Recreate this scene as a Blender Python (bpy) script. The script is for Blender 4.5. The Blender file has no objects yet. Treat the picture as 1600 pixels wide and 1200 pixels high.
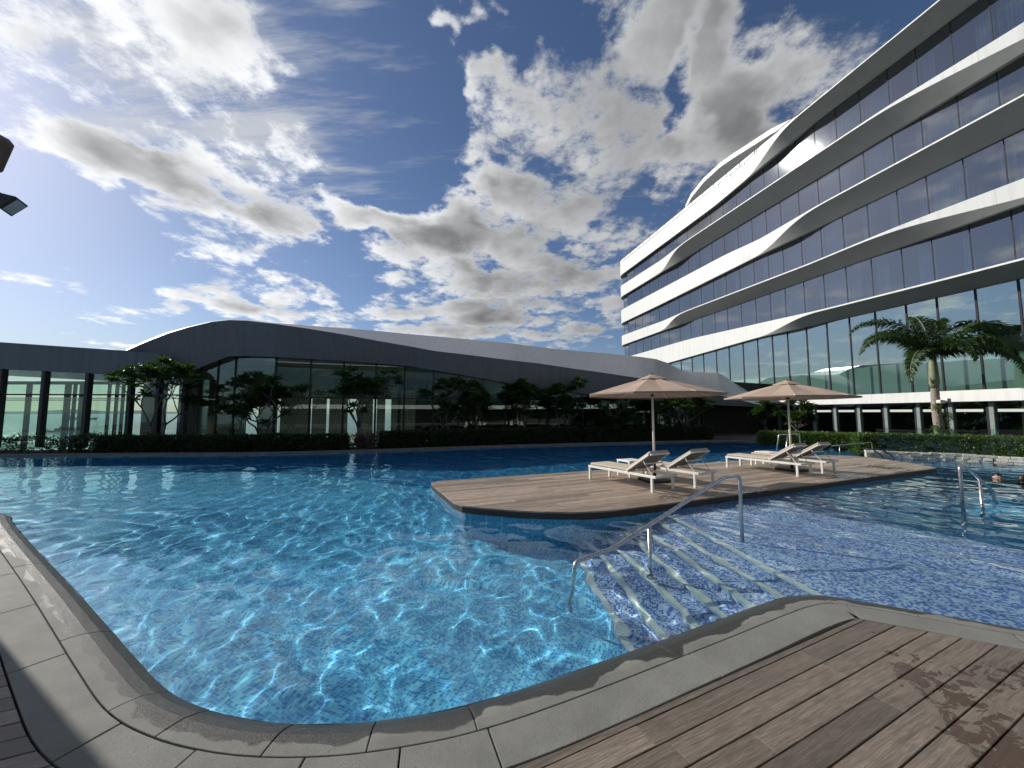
import bpy, bmesh, math, random
import numpy as np
from mathutils import Vector, Matrix

R = math.radians
random.seed(7)
rng = np.random.RandomState(11)
sc = bpy.context.scene
COL = sc.collection

# ------------------------------------------------------------------ camera
FPX, HORIZON, EYE = 590.0, 645.0, 1.65
PITCH = math.atan((HORIZON - 600.0) / FPX)
cam = bpy.data.cameras.new('camera')
cam.sensor_width = 36.0
cam.lens = 36.0 * FPX / 1600.0
cam.clip_end = 60000.0
cam.clip_start = 0.05
cam_o = bpy.data.objects.new('camera', cam)
COL.objects.link(cam_o)
cam_o.location = (0, 0, EYE)
cam_o.rotation_euler = (math.pi / 2 + PITCH, 0, 0)
sc.camera = cam_o

# ------------------------------------------------------------------ light
SUN = Vector((-0.771, 0.413, 0.486)).normalized()
sun = bpy.data.lights.new('sun', 'SUN')
sun.energy = 5.0
sun.angle = R(0.53)
sun.color = (1.0, 0.945, 0.86)
sun_o = bpy.data.objects.new('sun', sun)
COL.objects.link(sun_o)
sun_o.rotation_euler = SUN.to_track_quat('Z', 'Y').to_euler()
sun.cycles.is_caustics_light = True

sc.view_settings.view_transform = 'Standard'
sc.view_settings.look = 'None'
sc.view_settings.gamma = 1.0
sc.view_settings.exposure = 0.0
sc.cycles.max_bounces = 12
sc.cycles.transmission_bounces = 8
sc.cycles.transparent_max_bounces = 16
sc.cycles.diffuse_bounces = 3
sc.cycles.glossy_bounces = 4
sc.cycles.sample_clamp_indirect = 6.0
sc.cycles.use_denoising = True


class NT:
    """small helper to write node trees"""
    def __init__(self, tree):
        self.t = tree
        self.N = tree.nodes
        self.L = tree.links

    def n(self, typ, **kw):
        o = self.N.new(typ)
        for k, v in kw.items():
            setattr(o, k, v)
        return o

    def put(self, sock, v):
        if isinstance(v, bpy.types.NodeSocket):
            self.L.new(v, sock)
        elif isinstance(v, (tuple, list)):
            d = sock.default_value
            sock.default_value = tuple(v) if len(v) == len(d) else tuple(v) + (1.0,)
        else:
            sock.default_value = v

    def m(self, op, a, b=0.0, c=None, clamp=False):
        o = self.n('ShaderNodeMath', operation=op, use_clamp=clamp)
        self.put(o.inputs[0], a)
        self.put(o.inputs[1], b)
        if c is not None:
            self.put(o.inputs[2], c)
        return o.outputs[0]

    def v(self, op, a, b=None, scale=None):
        o = self.n('ShaderNodeVectorMath', operation=op)
        self.put(o.inputs[0], a)
        if b is not None:
            self.put(o.inputs[1], b)
        if scale is not None:
            self.put(o.inputs['Scale'], scale)
        return o.outputs['Value'] if op in ('LENGTH', 'DOT_PRODUCT', 'DISTANCE') else o.outputs[0]

    def mr(self, x, a, b, c=0.0, d=1.0, smooth=True):
        o = self.n('ShaderNodeMapRange', interpolation_type='SMOOTHSTEP' if smooth else 'LINEAR')
        for i, q in enumerate((x, a, b, c, d)):
            self.put(o.inputs[i], q)
        return o.outputs[0]

    def mix(self, f, a, b, blend='MIX'):
        o = self.n('ShaderNodeMix', data_type='RGBA', blend_type=blend)
        self.put(o.inputs[0], f)
        self.put(o.inputs[6], a)
        self.put(o.inputs[7], b)
        return o.outputs[2]

    def noise(self, vec, scale, detail=4.0, rough=0.55, dist=0.0, lac=2.0, color=False, dim='3D'):
        o = self.n('ShaderNodeTexNoise', noise_dimensions=dim)
        if vec is not None:
            self.put(o.inputs['Vector'], vec)
        o.inputs['Scale'].default_value = scale
        o.inputs['Detail'].default_value = detail
        o.inputs['Roughness'].default_value = rough
        o.inputs['Lacunarity'].default_value = lac
        o.inputs['Distortion'].default_value = dist
        return o.outputs[1 if color else 0]

    def mapping(self, vec, loc=(0, 0, 0), rot=(0, 0, 0), scale=(1, 1, 1)):
        o = self.n('ShaderNodeMapping')
        self.put(o.inputs[0], vec)
        o.inputs[1].default_value = loc
        o.inputs[2].default_value = rot
        o.inputs[3].default_value = scale
        return o.outputs[0]


def pix(x, y):
    """direction in the world of the photograph's pixel (1600 wide)"""
    u, v = (x - 800.0) / FPX, (600.0 - y) / FPX
    return u, math.cos(PITCH) - v * math.sin(PITCH), v * math.cos(PITCH) + math.sin(PITCH)


def onz(x, y, z=0.0):
    a, b, c = pix(x, y)
    t = (z - EYE) / c
    return a * t, b * t, z


def aty(x, y, Y):
    a, b, c = pix(x, y)
    t = Y / b
    return a * t, Y, EYE + c * t


# ------------------------------------------------------------------ sky
world = bpy.data.worlds.new('World')
sc.world = world
world.use_nodes = True
w = NT(world.node_tree)
bg = world.node_tree.nodes['Background']
sky = w.n('ShaderNodeTexSky', sky_type='NISHITA')
sky.sun_disc = False
sky.sun_elevation = math.asin(SUN.z)
sky.sun_rotation = math.atan2(SUN.x, SUN.y)
sky.altitude = 20.0
sky.air_density = 1.0
sky.dust_density = 0.5
sky.ozone_density = 3.0
tc = w.n('ShaderNodeTexCoord')
dirv = tc.outputs['Generated']
sep = w.n('ShaderNodeSeparateXYZ')
w.put(sep.inputs[0], dirv)
zz = w.m('ADD', w.m('MAXIMUM', sep.outputs[2], 0.0), 0.16)
comb = w.n('ShaderNodeCombineXYZ')
w.put(comb.inputs[0], w.m('DIVIDE', sep.outputs[0], zz))
w.put(comb.inputs[1], w.m('DIVIDE', sep.outputs[1], zz))
q = comb.outputs[0]


def cq(x, y):
    a, b, c = pix(x, y)
    l = math.sqrt(a * a + b * b + c * c)
    z = max(c / l, 0) + 0.16
    return a / l / z, b / l / z


# broad cloud fields: two points along each field's long axis (photo px), half width, weight
fields = [((200, 40), (560, 165), 0.12, 0.17), ((30, 90), (130, 120), 0.06, 0.12), ((100, 245), (410, 285), 0.20, 0.36), ((440, 325), (690, 360), 0.20, 0.36),
          ((690, 385), (940, 400), 0.28, 0.32), ((870, 60), (1000, 190), 0.24, 0.36), ((840, 310), (1000, 270), 0.22, 0.26),
          ((1110, 60), (1210, 190), 0.20, 0.30), ((270, 400), (420, 435), 0.10, 0.16), ((250, 465), (480, 480), 0.20, 0.22), ((560, 505), (960, 480), 0.50, 0.26),
          ((480, 10), (560, 60), 0.06, 0.10), ((715, 20), (735, 100), 0.06, 0.42), ((770, 130), (800, 250), 0.05, 0.16),
          ((560, 230), (680, 20), 0.20, -0.42), ((610, 285), (730, 230), 0.16, -0.34), ((790, 20), (760, 120), 0.06, -0.30), ((30, 330), (180, 370), 0.36, -0.24),
          ((470, 410), (560, 435), 0.14, -0.20), ((1050, 60), (1060, 240), 0.05, -0.26), ((1270, 20), (1320, 120), 0.12, -0.26),
          ((40, 420), (140, 500), 0.5, -0.10)]
warp = w.v('SCALE', w.v('SUBTRACT', w.noise(q, 2.6, 4.0, 0.55, color=True, dim='2D'), (0.5, 0.5, 0.5)), scale=0.55)
qw = w.v('ADD', q, warp)
bias = None
for (p0, p1, hw, wt) in fields:
    a, b = Vector(cq(*p0)), Vector(cq(*p1))
    cen, ax = (a + b) / 2, (b - a)
    half = ax.length / 2 + hw
    ang = math.atan2(ax.y, ax.x)
    o = w.n('ShaderNodeMapping', vector_type='TEXTURE')
    w.put(o.inputs[0], qw)
    o.inputs[1].default_value = (cen.x, cen.y, 0)
    o.inputs[2].default_value = (0, 0, ang)
    o.inputs[3].default_value = (half * 1.25, hw * 1.6, 1)
    g = w.mr(w.v('LENGTH', o.outputs[0]), 1.0, 0.0, 0.0, wt)
    bias = g if bias is None else w.m('ADD', bias, g)
bias = w.m('MINIMUM', bias, 0.34)
wq = w.v('ADD', q, w.v('SCALE', w.v('SUBTRACT', w.noise(q, 7.0, 4.0, 0.6, color=True, dim='2D'), (0.5, 0.5, 0.5)), scale=0.16))


def heaps(vec, wvec, full):
    """rounded heaps: cells over a soft base, with ragged small detail"""
    out = w.m('MULTIPLY', w.noise(vec, 2.1, 5.0 if full else 2.0, 0.55, 0.0, dim='2D'), 0.85)
    for sc_, amp in ((4.2, 0.34), (9.5, 0.18)):
        if not full and sc_ > 5:
            break
        vo = w.n('ShaderNodeTexVoronoi', feature='F1', voronoi_dimensions='2D')
        w.put(vo.inputs['Vector'], wvec)
        vo.inputs['Scale'].default_value = sc_
        vd_ = vo.outputs['Distance']
        out = w.m('ADD', out, w.m('MULTIPLY', w.m('SUBTRACT', 0.55, w.m('MULTIPLY', vd_, vd_)), amp))
    if full:
        out = w.m('ADD', out, w.m('MULTIPLY', w.m('SUBTRACT', w.noise(vec, 11.0, 8.0, 0.70, 0.0, dim='2D'), 0.5), 0.56))
    return out


d0 = w.m('ADD', heaps(q, wq, True), bias)
toward = Vector((SUN.x, SUN.y)).normalized() * 0.075
tv = (toward.x, toward.y, 0.0)
d1 = heaps(w.v('ADD', q, tv), w.v('ADD', wq, tv), False)
d2 = heaps(q, wq, False)
cover = w.mr(d0, 0.60, 0.85)
thick = w.m('MULTIPLY', w.mr(w.m('ADD', w.m('ADD', w.m('MULTIPLY', d2, 0.75), w.m('MULTIPLY', d0, 0.30)), bias), 0.66, 1.20), w.mr(d0, 0.66, 0.86))
rim = w.mr(w.m('SUBTRACT', d2, d1), -0.10, 0.10)
# thin streaked veil high up towards the sun
va, vb = Vector(cq(150, 20)), Vector(cq(430, 190))
veil_v = w.mapping(q, rot=(0, 0, -math.atan2(vb.y - va.y, vb.x - va.x)), scale=(0.8, 4.5, 1.0))
veil_n = w.noise(veil_v, 2.2, 7.0, 0.6, 0.0, dim='2D')
vc = Vector(cq(300, 90))
veil_b = w.mr(w.v('DISTANCE', qw, (vc.x, vc.y, 0)), 0.75, 0.0, 0.0, 0.36)
veil = w.mr(w.m('ADD', veil_n, veil_b), 0.62, 0.98, 0.0, 0.9)
sd = w.v('DOT_PRODUCT', w.v('NORMALIZE', dirv), tuple(SUN))
glow = w.mr(sd, 0.35, 1.0, 0.0, 1.0)
lit = w.m('ADD', w.m('MULTIPLY', w.m('SUBTRACT', 1.0, w.m('MULTIPLY', thick, 0.76)), 0.90), w.m('MULTIPLY', rim, 0.26))
lit = w.m('MULTIPLY', lit, w.m('ADD', 0.82, w.m('MULTIPLY', glow, 0.75)))
CLOUD = 8.5
cl = w.n('ShaderNodeCombineXYZ')
w.put(cl.inputs[0], w.m('MULTIPLY', lit, CLOUD * 0.985))
w.put(cl.inputs[1], w.m('MULTIPLY', lit, CLOUD * 1.0))
w.put(cl.inputs[2], w.m('MULTIPLY', lit, CLOUD * 1.015))
skyc = w.mix(1.0, sky.outputs[0], (0.96, 1.0, 1.12), 'MULTIPLY')
# a pale band of sea air low over the horizon
low = w.mr(sep.outputs[2], 0.0, 0.20, 0.45, 0.0)
skyc = w.mix(low, skyc, (4.6, 5.6, 6.2))
vl = w.m('ADD', 5.2, w.m('MULTIPLY', glow, 4.0))
vcol = w.n('ShaderNodeCombineXYZ')
for i_ in range(3):
    w.put(vcol.inputs[i_], w.m('MULTIPLY', vl, (0.97, 1.0, 1.03)[i_]))
skyc = w.mix(w.m('MULTIPLY', veil, 0.85), skyc, vcol.outputs[0])
near_h = w.mr(sep.outputs[2], 0.0, 0.10, 0.25, 1.0)
final = w.mix(w.m('MULTIPLY', cover, near_h), skyc, cl.outputs[0])
w.put(bg.inputs[0], final)
bg.inputs[1].default_value = 0.075
world.cycles.sampling_method = 'MANUAL'
world.cycles.sample_map_resolution = 512

# ------------------------------------------------------------------ mesh helpers


def tag(o, label=None, cat=None, group=None, kind=None):
    for k, v in (('label', label), ('category', cat), ('group', group), ('kind', kind)):
        if v:
            o[k] = v
    return o


def link(name, data, parent=None, loc=None, rz=None):
    o = bpy.data.objects.new(name, data)
    COL.objects.link(o)
    if parent is not None:
        o.parent = parent
    if loc is not None:
        o.location = loc
    if rz is not None:
        o.rotation_euler = (0, 0, rz)
    return o


def empty(name, loc=(0, 0, 0), rz=0.0):
    o = link(name, None, None, loc, rz)
    o.empty_display_size = 0.2
    return o


def copy_tree(o, parent=None):
    c = o.copy()
    COL.objects.link(c)
    c.parent = parent
    for ch in list(o.children):
        copy_tree(ch, c)
    return c


class MB:
    def __init__(self):
        self.v, self.f = [], []

    def add(self, vs, fs):
        b = len(self.v)
        self.v += [tuple(p) for p in vs]
        self.f += [tuple(i + b for i in q_) for q_ in fs]
        return self

    def box(self, x0, x1, y0, y1, z0, z1, mat=None):
        vs = [Vector((x, y, z)) for z in (z0, z1) for y in (y0, y1) for x in (x0, x1)]
        if mat is not None:
            vs = [mat @ p for p in vs]
        return self.add(vs, [(0, 2, 3, 1), (4, 5, 7, 6), (0, 1, 5, 4), (2, 6, 7, 3), (0, 4, 6, 2), (1, 3, 7, 5)])

    def bar(self, a, b, wd, ht, up=(0, 0, 1)):
        a, b = Vector(a), Vector(b)
        d = (b - a).normalized()
        up = Vector(up)
        s = d.cross(up)
        if s.length < 1e-4:
            s = d.cross(Vector((1, 0, 0)))
        s.normalize()
        u = s.cross(d)
        vs = []
        for p in (a, b):
            for (i, j) in ((-1, -1), (1, -1), (1, 1), (-1, 1)):
                vs.append(p + s * i * wd / 2 + u * j * ht / 2)
        return self.add(vs, [(0, 1, 2, 3), (7, 6, 5, 4), (0, 4, 5, 1), (1, 5, 6, 2), (2, 6, 7, 3), (3, 7, 4, 0)])

    def tube(self, pts, rad, seg=8, caps=True):
        pts = [Vector(p) for p in pts]
        n = len(pts)
        rads = rad if isinstance(rad, (list, tuple)) else [rad] * n
        rings = []
        prev = None
        for i, p in enumerate(pts):
            t = (pts[min(i + 1, n - 1)] - pts[max(i - 1, 0)]).normalized()
            if prev is None:
                s = t.cross(Vector((0, 0, 1)))
                if s.length < 1e-3:
                    s = t.cross(Vector((0, 1, 0)))
            else:
                s = prev - t * prev.dot(t)
            s.normalize()
            prev = s
            u = s.cross(t)
            rings.append([p + (s * math.cos(a) + u * math.sin(a)) * rads[i] for a in (2 * math.pi * k / seg for k in range(seg))])
        b = len(self.v)
        for r_ in rings:
            self.v += [tuple(p) for p in r_]
        for i in range(n - 1):
            for k in range(seg):
                k2 = (k + 1) % seg
                self.f.append((b + i * seg + k, b + i * seg + k2, b + (i + 1) * seg + k2, b + (i + 1) * seg + k))
        if caps:
            self.f.append(tuple(b + k for k in range(seg))[::-1])
            self.f.append(tuple(b + (n - 1) * seg + k for k in range(seg)))
        return self

    def prism(self, poly, z0, z1):
        """poly: xy list counter-clockwise; z0/z1 numbers or lists"""
        n = len(poly)
        A = z0 if isinstance(z0, (list, tuple)) else [z0] * n
        B = z1 if isinstance(z1, (list, tuple)) else [z1] * n
        vs = [(p[0], p[1], A[i]) for i, p in enumerate(poly)] + [(p[0], p[1], B[i]) for i, p in enumerate(poly)]
        fs = [tuple(range(n - 1, -1, -1)), tuple(range(n, 2 * n))]
        fs += [(i, (i + 1) % n, n + (i + 1) % n, n + i) for i in range(n)]
        return self.add(vs, fs)

    def mesh(self, name, mat=None, smooth=False):
        me = bpy.data.meshes.new(name)
        me.from_pydata(self.v, [], self.f)
        if mat is not None:
            me.materials.append(mat)
        if smooth:
            me.shade_smooth()
        me.update()
        return me

    def build(self, name, mat, parent=None, smooth=False, loc=None, bevel=0.0, angle=None):
        o = link(name, self.mesh(name, mat, smooth), parent, loc)
        if bevel > 0:
            md = o.modifiers.new('bevel', 'BEVEL')
            md.width = bevel
            md.segments = 2
            md.limit_method = 'ANGLE'
        return o


def arr_mesh(name, verts, faces, mat, smooth=False):
    """fast mesh from numpy arrays; faces all with the same corner count"""
    me = bpy.data.meshes.new(name)
    verts = np.asarray(verts, dtype=np.float32)
    faces = np.asarray(faces, dtype=np.int32)
    k = faces.shape[1]
    me.vertices.add(len(verts))
    me.vertices.foreach_set('co', verts.ravel())
    me.loops.add(faces.size)
    me.loops.foreach_set('vertex_index', faces.ravel())
    me.polygons.add(len(faces))
    me.polygons.foreach_set('loop_start', np.arange(0, faces.size, k, dtype=np.int32))
    me.polygons.foreach_set('loop_total', np.full(len(faces), k, dtype=np.int32))
    me.update(calc_edges=True)
    me.validate()
    if mat is not None:
        me.materials.append(mat)
    if smooth:
        me.shade_smooth()
    return me


def resample(pts, step):
    """Catmull-Rom through 2-D points, then even spacing"""
    P = [np.array(p[:2], float) for p in pts]
    P = [2 * P[0] - P[1]] + P + [2 * P[-1] - P[-2]]
    out = []
    for i in range(1, len(P) - 2):
        p0, p1, p2, p3 = P[i - 1:i + 3]
        for t in np.linspace(0, 1, 24, endpoint=False):
            out.append(0.5 * ((2 * p1) + (-p0 + p2) * t + (2 * p0 - 5 * p1 + 4 * p2 - p3) * t * t + (-p0 + 3 * p1 - 3 * p2 + p3) * t ** 3))
    out.append(P[-2])
    out = np.array(out)
    seg = np.hypot(*np.diff(out, axis=0).T)
    s = np.concatenate([[0], np.cumsum(seg)])
    n = max(2, int(round(s[-1] / step)) + 1)
    ss = np.linspace(0, s[-1], n)
    return np.stack([np.interp(ss, s, out[:, 0]), np.interp(ss, s, out[:, 1])], 1)


def offset(C, dist):
    """offset a polyline to its right-hand side (for a left-to-right near edge: towards the viewer)"""
    T = np.gradient(C, axis=0)
    T /= np.linalg.norm(T, axis=1)[:, None]
    Nn = np.stack([T[:, 1], -T[:, 0]], 1)
    return C + Nn * dist


# ------------------------------------------------------------------ materials


def mat(name):
    m = bpy.data.materials.new(name)
    m.use_nodes = True
    return m, NT(m.node_tree), m.node_tree.nodes['Principled BSDF']


def plain(name, col, rough=0.6, metal=0.0, var=0.12, scale=6.0, bump=0.0, bscale=60.0, spec=0.5):
    m, t, b = mat(name)
    g = t.n('ShaderNodeNewGeometry').outputs['Position']
    nz = t.noise(g, scale, 5.0, 0.6)
    c = t.mix(t.mr(nz, 0.3, 0.7), tuple(x * (1 - var) for x in col), tuple(min(1, x * (1 + var)) for x in col))
    t.put(b.inputs['Base Color'], c)
    t.put(b.inputs['Roughness'], t.mr(nz, 0.2, 0.8, max(0.02, rough - 0.08), min(1, rough + 0.08)))
    b.inputs['Metallic'].default_value = metal
    b.inputs['Specular IOR Level'].default_value = spec
    if bump > 0:
        bp = t.n('ShaderNodeBump')
        bp.inputs['Strength'].default_value = bump
        bp.inputs['Distance'].default_value = 0.01
        t.put(bp.inputs['Height'], t.noise(g, bscale, 6.0, 0.65))
        t.put(b.inputs['Normal'], bp.outputs[0])
    return m


def glassy(name, tint, r0=0.10, rough=0.0, refl=(1, 1, 1), vary=0.0):
    """thin pane: part mirror, part tinted see-through"""
    m, t, b = mat(name)
    t.N.remove(b)
    out = t.N['Material Output']
    lw = t.n('ShaderNodeLayerWeight')
    lw.inputs[0].default_value = 0.5
    fac = t.m('ADD', r0, t.m('MULTIPLY', t.m('POWER', lw.outputs['Facing'], 4.0), 1.0 - r0))
    tr = t.n('ShaderNodeBsdfTransparent')
    t.put(tr.inputs[0], tint)
    gl = t.n('ShaderNodeBsdfGlossy')
    t.put(gl.inputs[0], refl)
    gl.inputs['Roughness'].default_value = rough
    if vary > 0:
        g = t.n('ShaderNodeNewGeometry').outputs['Position']
        bp = t.n('ShaderNodeBump')
        bp.inputs['Strength'].default_value = vary
        bp.inputs['Distance'].default_value = 0.02
        t.put(bp.inputs['Height'], t.noise(g, 0.9, 2.0, 0.5))
        t.put(gl.inputs['Normal'], bp.outputs[0])
    mx = t.n('ShaderNodeMixShader')
    t.put(mx.inputs[0], fac)
    t.L.new(tr.outputs[0], mx.inputs[1])
    t.L.new(gl.outputs[0], mx.inputs[2])
    t.L.new(mx.outputs[0], out.inputs[0])
    return m


def tiles(name, cols, size=0.025, grout=(0.25, 0.42, 0.5), rot=0.0, big=0.0):
    m, t, b = mat(name)
    g = t.n('ShaderNodeNewGeometry').outputs['Position']
    mp = t.mapping(g, rot=(0, 0, rot), scale=(1 / size,) * 3)
    fl = t.v('FLOOR', t.v('ADD', mp, (0.013, 0.017, 0.51)))
    fr_ = t.v('FRACTION', t.v('ADD', mp, (0.013, 0.017, 0.51)))
    wn = t.n('ShaderNodeTexWhiteNoise', noise_dimensions='3D')
    t.put(wn.inputs[0], fl)
    cr = t.n('ShaderNodeValToRGB')
    cr.color_ramp.interpolation = 'CONSTANT'
    el = cr.color_ramp.elements
    n = len(cols)
    el[0].position, el[0].color = 0.0, cols[0] + (1,)
    el[1].position, el[1].color = 1.0 / n, cols[1] + (1,)
    for i in range(2, n):
        e = el.new(i / n)
        e.color = cols[i] + (1,)
    t.put(cr.inputs[0], wn.outputs[0])
    sp = t.n('ShaderNodeSeparateXYZ')
    t.put(sp.inputs[0], fr_)
    ed = None
    for i in range(2):
        e = t.m('ABSOLUTE', t.m('SUBTRACT', sp.outputs[i], 0.5))
        ed = e if ed is None else t.m('MAXIMUM', ed, e)
    gm = t.mr(ed, 0.43, 0.47)
    c = t.mix(gm, cr.outputs[0], grout)
    c = t.mix(t.mr(t.noise(g, 0.8, 3.0), 0.3, 0.7, 0.0, 0.18), c, tuple(x * 0.6 for x in cols[0]))
    t.put(b.inputs['Base Color'], c)
    b.inputs['Roughness'].default_value = 0.25
    return m


def wood(name, axis, c0, c1, wet_at=None, wet_c=(0.050, 0.030, 0.020), wetness=0.0):
    m, t, b = mat(name)
    g = t.n('ShaderNodeNewGeometry').outputs['Position']
    oi = t.n('ShaderNodeObjectInfo').outputs['Random']
    sh = t.n('ShaderNodeCombineXYZ')
    t.put(sh.inputs[0], t.m('MULTIPLY', oi, 37.0))
    t.put(sh.inputs[1], t.m('MULTIPLY', oi, 11.0))
    rot = t.mapping(g, rot=(0, 0, -axis))
    gs = t.v('ADD', t.mapping(rot, scale=(1.1, 24.0, 6.0)), sh.outputs[0])
    grain = t.noise(gs, 2.2, 10.0, 0.72, 0.9)
    fine = t.noise(t.v('ADD', t.mapping(rot, scale=(9.0, 230.0, 20.0)), sh.outputs[0]), 1.0, 6.0, 0.7)
    blot = t.noise(g, 5.0, 5.0, 0.6, 0.4)
    c = t.mix(t.mr(grain, 0.32, 0.68), c0, c1)
    c = t.mix(t.mr(fine, 0.38, 0.62, 0.0, 0.6), c, tuple(x * 0.55 for x in c0))
    tint = t.mr(oi, 0.0, 1.0, 0.62, 1.28, smooth=False)
    tc_ = t.n('ShaderNodeCombineXYZ')
    for i in range(3):
        t.put(tc_.inputs[i], tint)
    c = t.mix(1.0, c, tc_.outputs[0], 'MULTIPLY')
    c = t.mix(t.mr(blot, 0.5, 0.72, 0.0, 0.35), c, tuple(x * 0.5 for x in c0))
    rough = t.mr(grain, 0.3, 0.7, 0.42, 0.62)
    if wet_at:
        bl = None
        for (cx, cy, rx, ry, a) in wet_at:
            o = t.n('ShaderNodeMapping', vector_type='TEXTURE')
            t.put(o.inputs[0], g)
            o.inputs[1].default_value = (cx, cy, 0)
            o.inputs[2].default_value = (0, 0, a)
            o.inputs[3].default_value = (rx, ry, 100)
            e = t.mr(t.v('LENGTH', o.outputs[0]), 1.0, 0.0, 0.0, 0.30)
            bl = e if bl is None else t.m('ADD', bl, e)
        wn_ = t.m('ADD', t.noise(t.mapping(rot, scale=(1.0, 1.5, 1.0)), 7.0, 9.0, 0.66, 0.8), bl)
        wf = t.mr(wn_, 0.725, 0.765)
        c = t.mix(t.m('MULTIPLY', wf, 0.92), c, t.mix(grain, wet_c, tuple(x * 1.9 for x in wet_c)))
        rough = t.m('MULTIPLY', rough, t.m('SUBTRACT', 1.0, t.m('MULTIPLY', wf, 0.72)))
    if wetness:
        wf2 = t.mr(t.noise(g, 0.9, 6.0, 0.6, 0.5), 0.45, 0.6, 0.0, wetness)
        c = t.mix(wf2, c, wet_c)
        rough = t.m('MULTIPLY', rough, t.m('SUBTRACT', 1.0, t.m('MULTIPLY', wf2, 0.75)))
    t.put(b.inputs['Base Color'], c)
    t.put(b.inputs['Roughness'], rough)
    bp = t.n('ShaderNodeBump')
    bp.inputs['Strength'].default_value = 0.35
    bp.inputs['Distance'].default_value = 0.004
    t.put(bp.inputs['Height'], t.m('ADD', grain, t.m('MULTIPLY', fine, 0.5)))
    t.put(b.inputs['Normal'], bp.outputs[0])
    return m


def stone(name, col, wet=True):
    m, t, b = mat(name)
    g = t.n('ShaderNodeNewGeometry').outputs['Position']
    oi = t.n('ShaderNodeObjectInfo').outputs['Random']
    n1 = t.noise(g, 3.0, 6.0, 0.6)
    n2 = t.noise(g, 180.0, 4.0, 0.7)
    c = t.mix(t.mr(n1, 0.3, 0.7), tuple(x * 0.84 for x in col), tuple(x * 1.14 for x in col))
    c = t.mix(t.mr(n2, 0.35, 0.7, 0.0, 0.45), c, tuple(x * 0.6 for x in col))
    c = t.mix(t.mr(oi, 0.0, 1.0, 0.0, 0.22), c, tuple(x * 0.62 for x in col))
    rough = 0.75
    if wet:
        at = t.n('ShaderNodeAttribute', attribute_name='edge')
        wv = t.m('SUBTRACT', at.outputs['Fac'], t.m('MULTIPLY', t.m('SUBTRACT', t.noise(g, 2.3, 5.0, 0.5, 0.3), 0.5), 1.5))
        wf = t.mr(wv, 0.80, 0.74)
        dr = t.mr(t.noise(g, 26.0, 4.0, 0.6, 1.0), 0.66, 0.69)
        dr = t.m('MULTIPLY', dr, t.mr(t.noise(g, 1.4, 2.0), 0.5, 0.62))
        wf = t.m('MAXIMUM', wf, t.m('MULTIPLY', dr, 0.8))
        c = t.mix(t.m('MULTIPLY', wf, 0.95), c, tuple(x * 0.16 for x in col))
        rough = t.mr(wf, 0.0, 1.0, 0.78, 0.30)
    t.put(b.inputs['Base Color'], c)
    t.put(b.inputs['Roughness'], rough)
    b.inputs['Specular IOR Level'].default_value = 0.35
    bp = t.n('ShaderNodeBump')
    bp.inputs['Strength'].default_value = 0.9
    bp.inputs['Distance'].default_value = 0.006
    t.put(bp.inputs['Height'], t.m('ADD', n2, t.m('MULTIPLY', t.noise(g, 40.0, 5.0, 0.6), 0.6)))
    t.put(b.inputs['Normal'], bp.outputs[0])
    return m


def leaf(name, c0, c1, trans=0.35, rough=0.38, red=None):
    m, t, b = mat(name)
    g = t.n('ShaderNodeNewGeometry')
    rnd = g.outputs['Random Per Island']
    c = t.mix(rnd, c0, c1)
    if red:
        c = t.mix(t.mr(rnd, 0.86, 0.9), c, red)
    c = t.mix(t.mr(t.noise(g.outputs['Position'], 0.7, 3.0), 0.3, 0.7, 0.0, 0.4), c, tuple(x * 0.7 for x in c0))
    t.put(b.inputs['Base Color'], c)
    b.inputs['Roughness'].default_value = rough
    tl = t.n('ShaderNodeBsdfTranslucent')
    t.put(tl.inputs[0], t.mix(1.0, c, (1.2, 1.5, 0.5), 'MULTIPLY'))
    mx = t.n('ShaderNodeMixShader')
    mx.inputs[0].default_value = trans
    out = t.N['Material Output']
    t.L.new(b.outputs[0], mx.inputs[1])
    t.L.new(tl.outputs[0], mx.inputs[2])
    t.L.new(mx.outputs[0], out.inputs[0])
    return m


PLANK_A = R(25.2)
M = {}
M['white'] = plain('white_render', (0.64, 0.65, 0.63), 0.55, var=0.05, scale=1.2, bump=0.12, bscale=30)


def panelled(name, col, rough, ax, sp, joint=0.35, streak=0.16):
    m, t, b = mat(name)
    g = t.n('ShaderNodeNewGeometry').outputs['Position']
    u = t.v('DOT_PRODUCT', g, ax)
    fr_ = t.m('FRACT', t.m('DIVIDE', u, sp))
    ln = t.mr(t.m('ABSOLUTE', t.m('SUBTRACT', fr_, 0.5)), 0.5 - 0.012 / sp * 1.6, 0.5, 0.0, joint)
    cell = t.n('ShaderNodeTexWhiteNoise', noise_dimensions='1D')
    t.put(cell.inputs['W'], t.m('FLOOR', t.m('DIVIDE', u, sp)))
    st = t.noise(t.mapping(g, scale=(2.2, 2.2, 0.10)), 2.0, 6.0, 0.65)
    c = t.mix(t.mr(st, 0.42, 0.72, 0.0, streak * 2.2), col, tuple(x * 0.62 for x in col))
    c = t.mix(t.m('MULTIPLY', cell.outputs[0], 0.16), c, tuple(x * 0.72 for x in col))
    c = t.mix(ln, c, tuple(x * 0.25 for x in col))
    t.put(b.inputs['Base Color'], c)
    t.put(b.inputs['Roughness'], t.mr(st, 0.3, 0.7, rough - 0.06, rough + 0.1))
    bp = t.n('ShaderNodeBump')
    bp.inputs['Strength'].default_value = 0.10
    bp.inputs['Distance'].default_value = 0.02
    t.put(bp.inputs['Height'], t.noise(g, 1.1, 3.0, 0.5))
    t.put(b.inputs['Normal'], bp.outputs[0])
    return m


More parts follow.
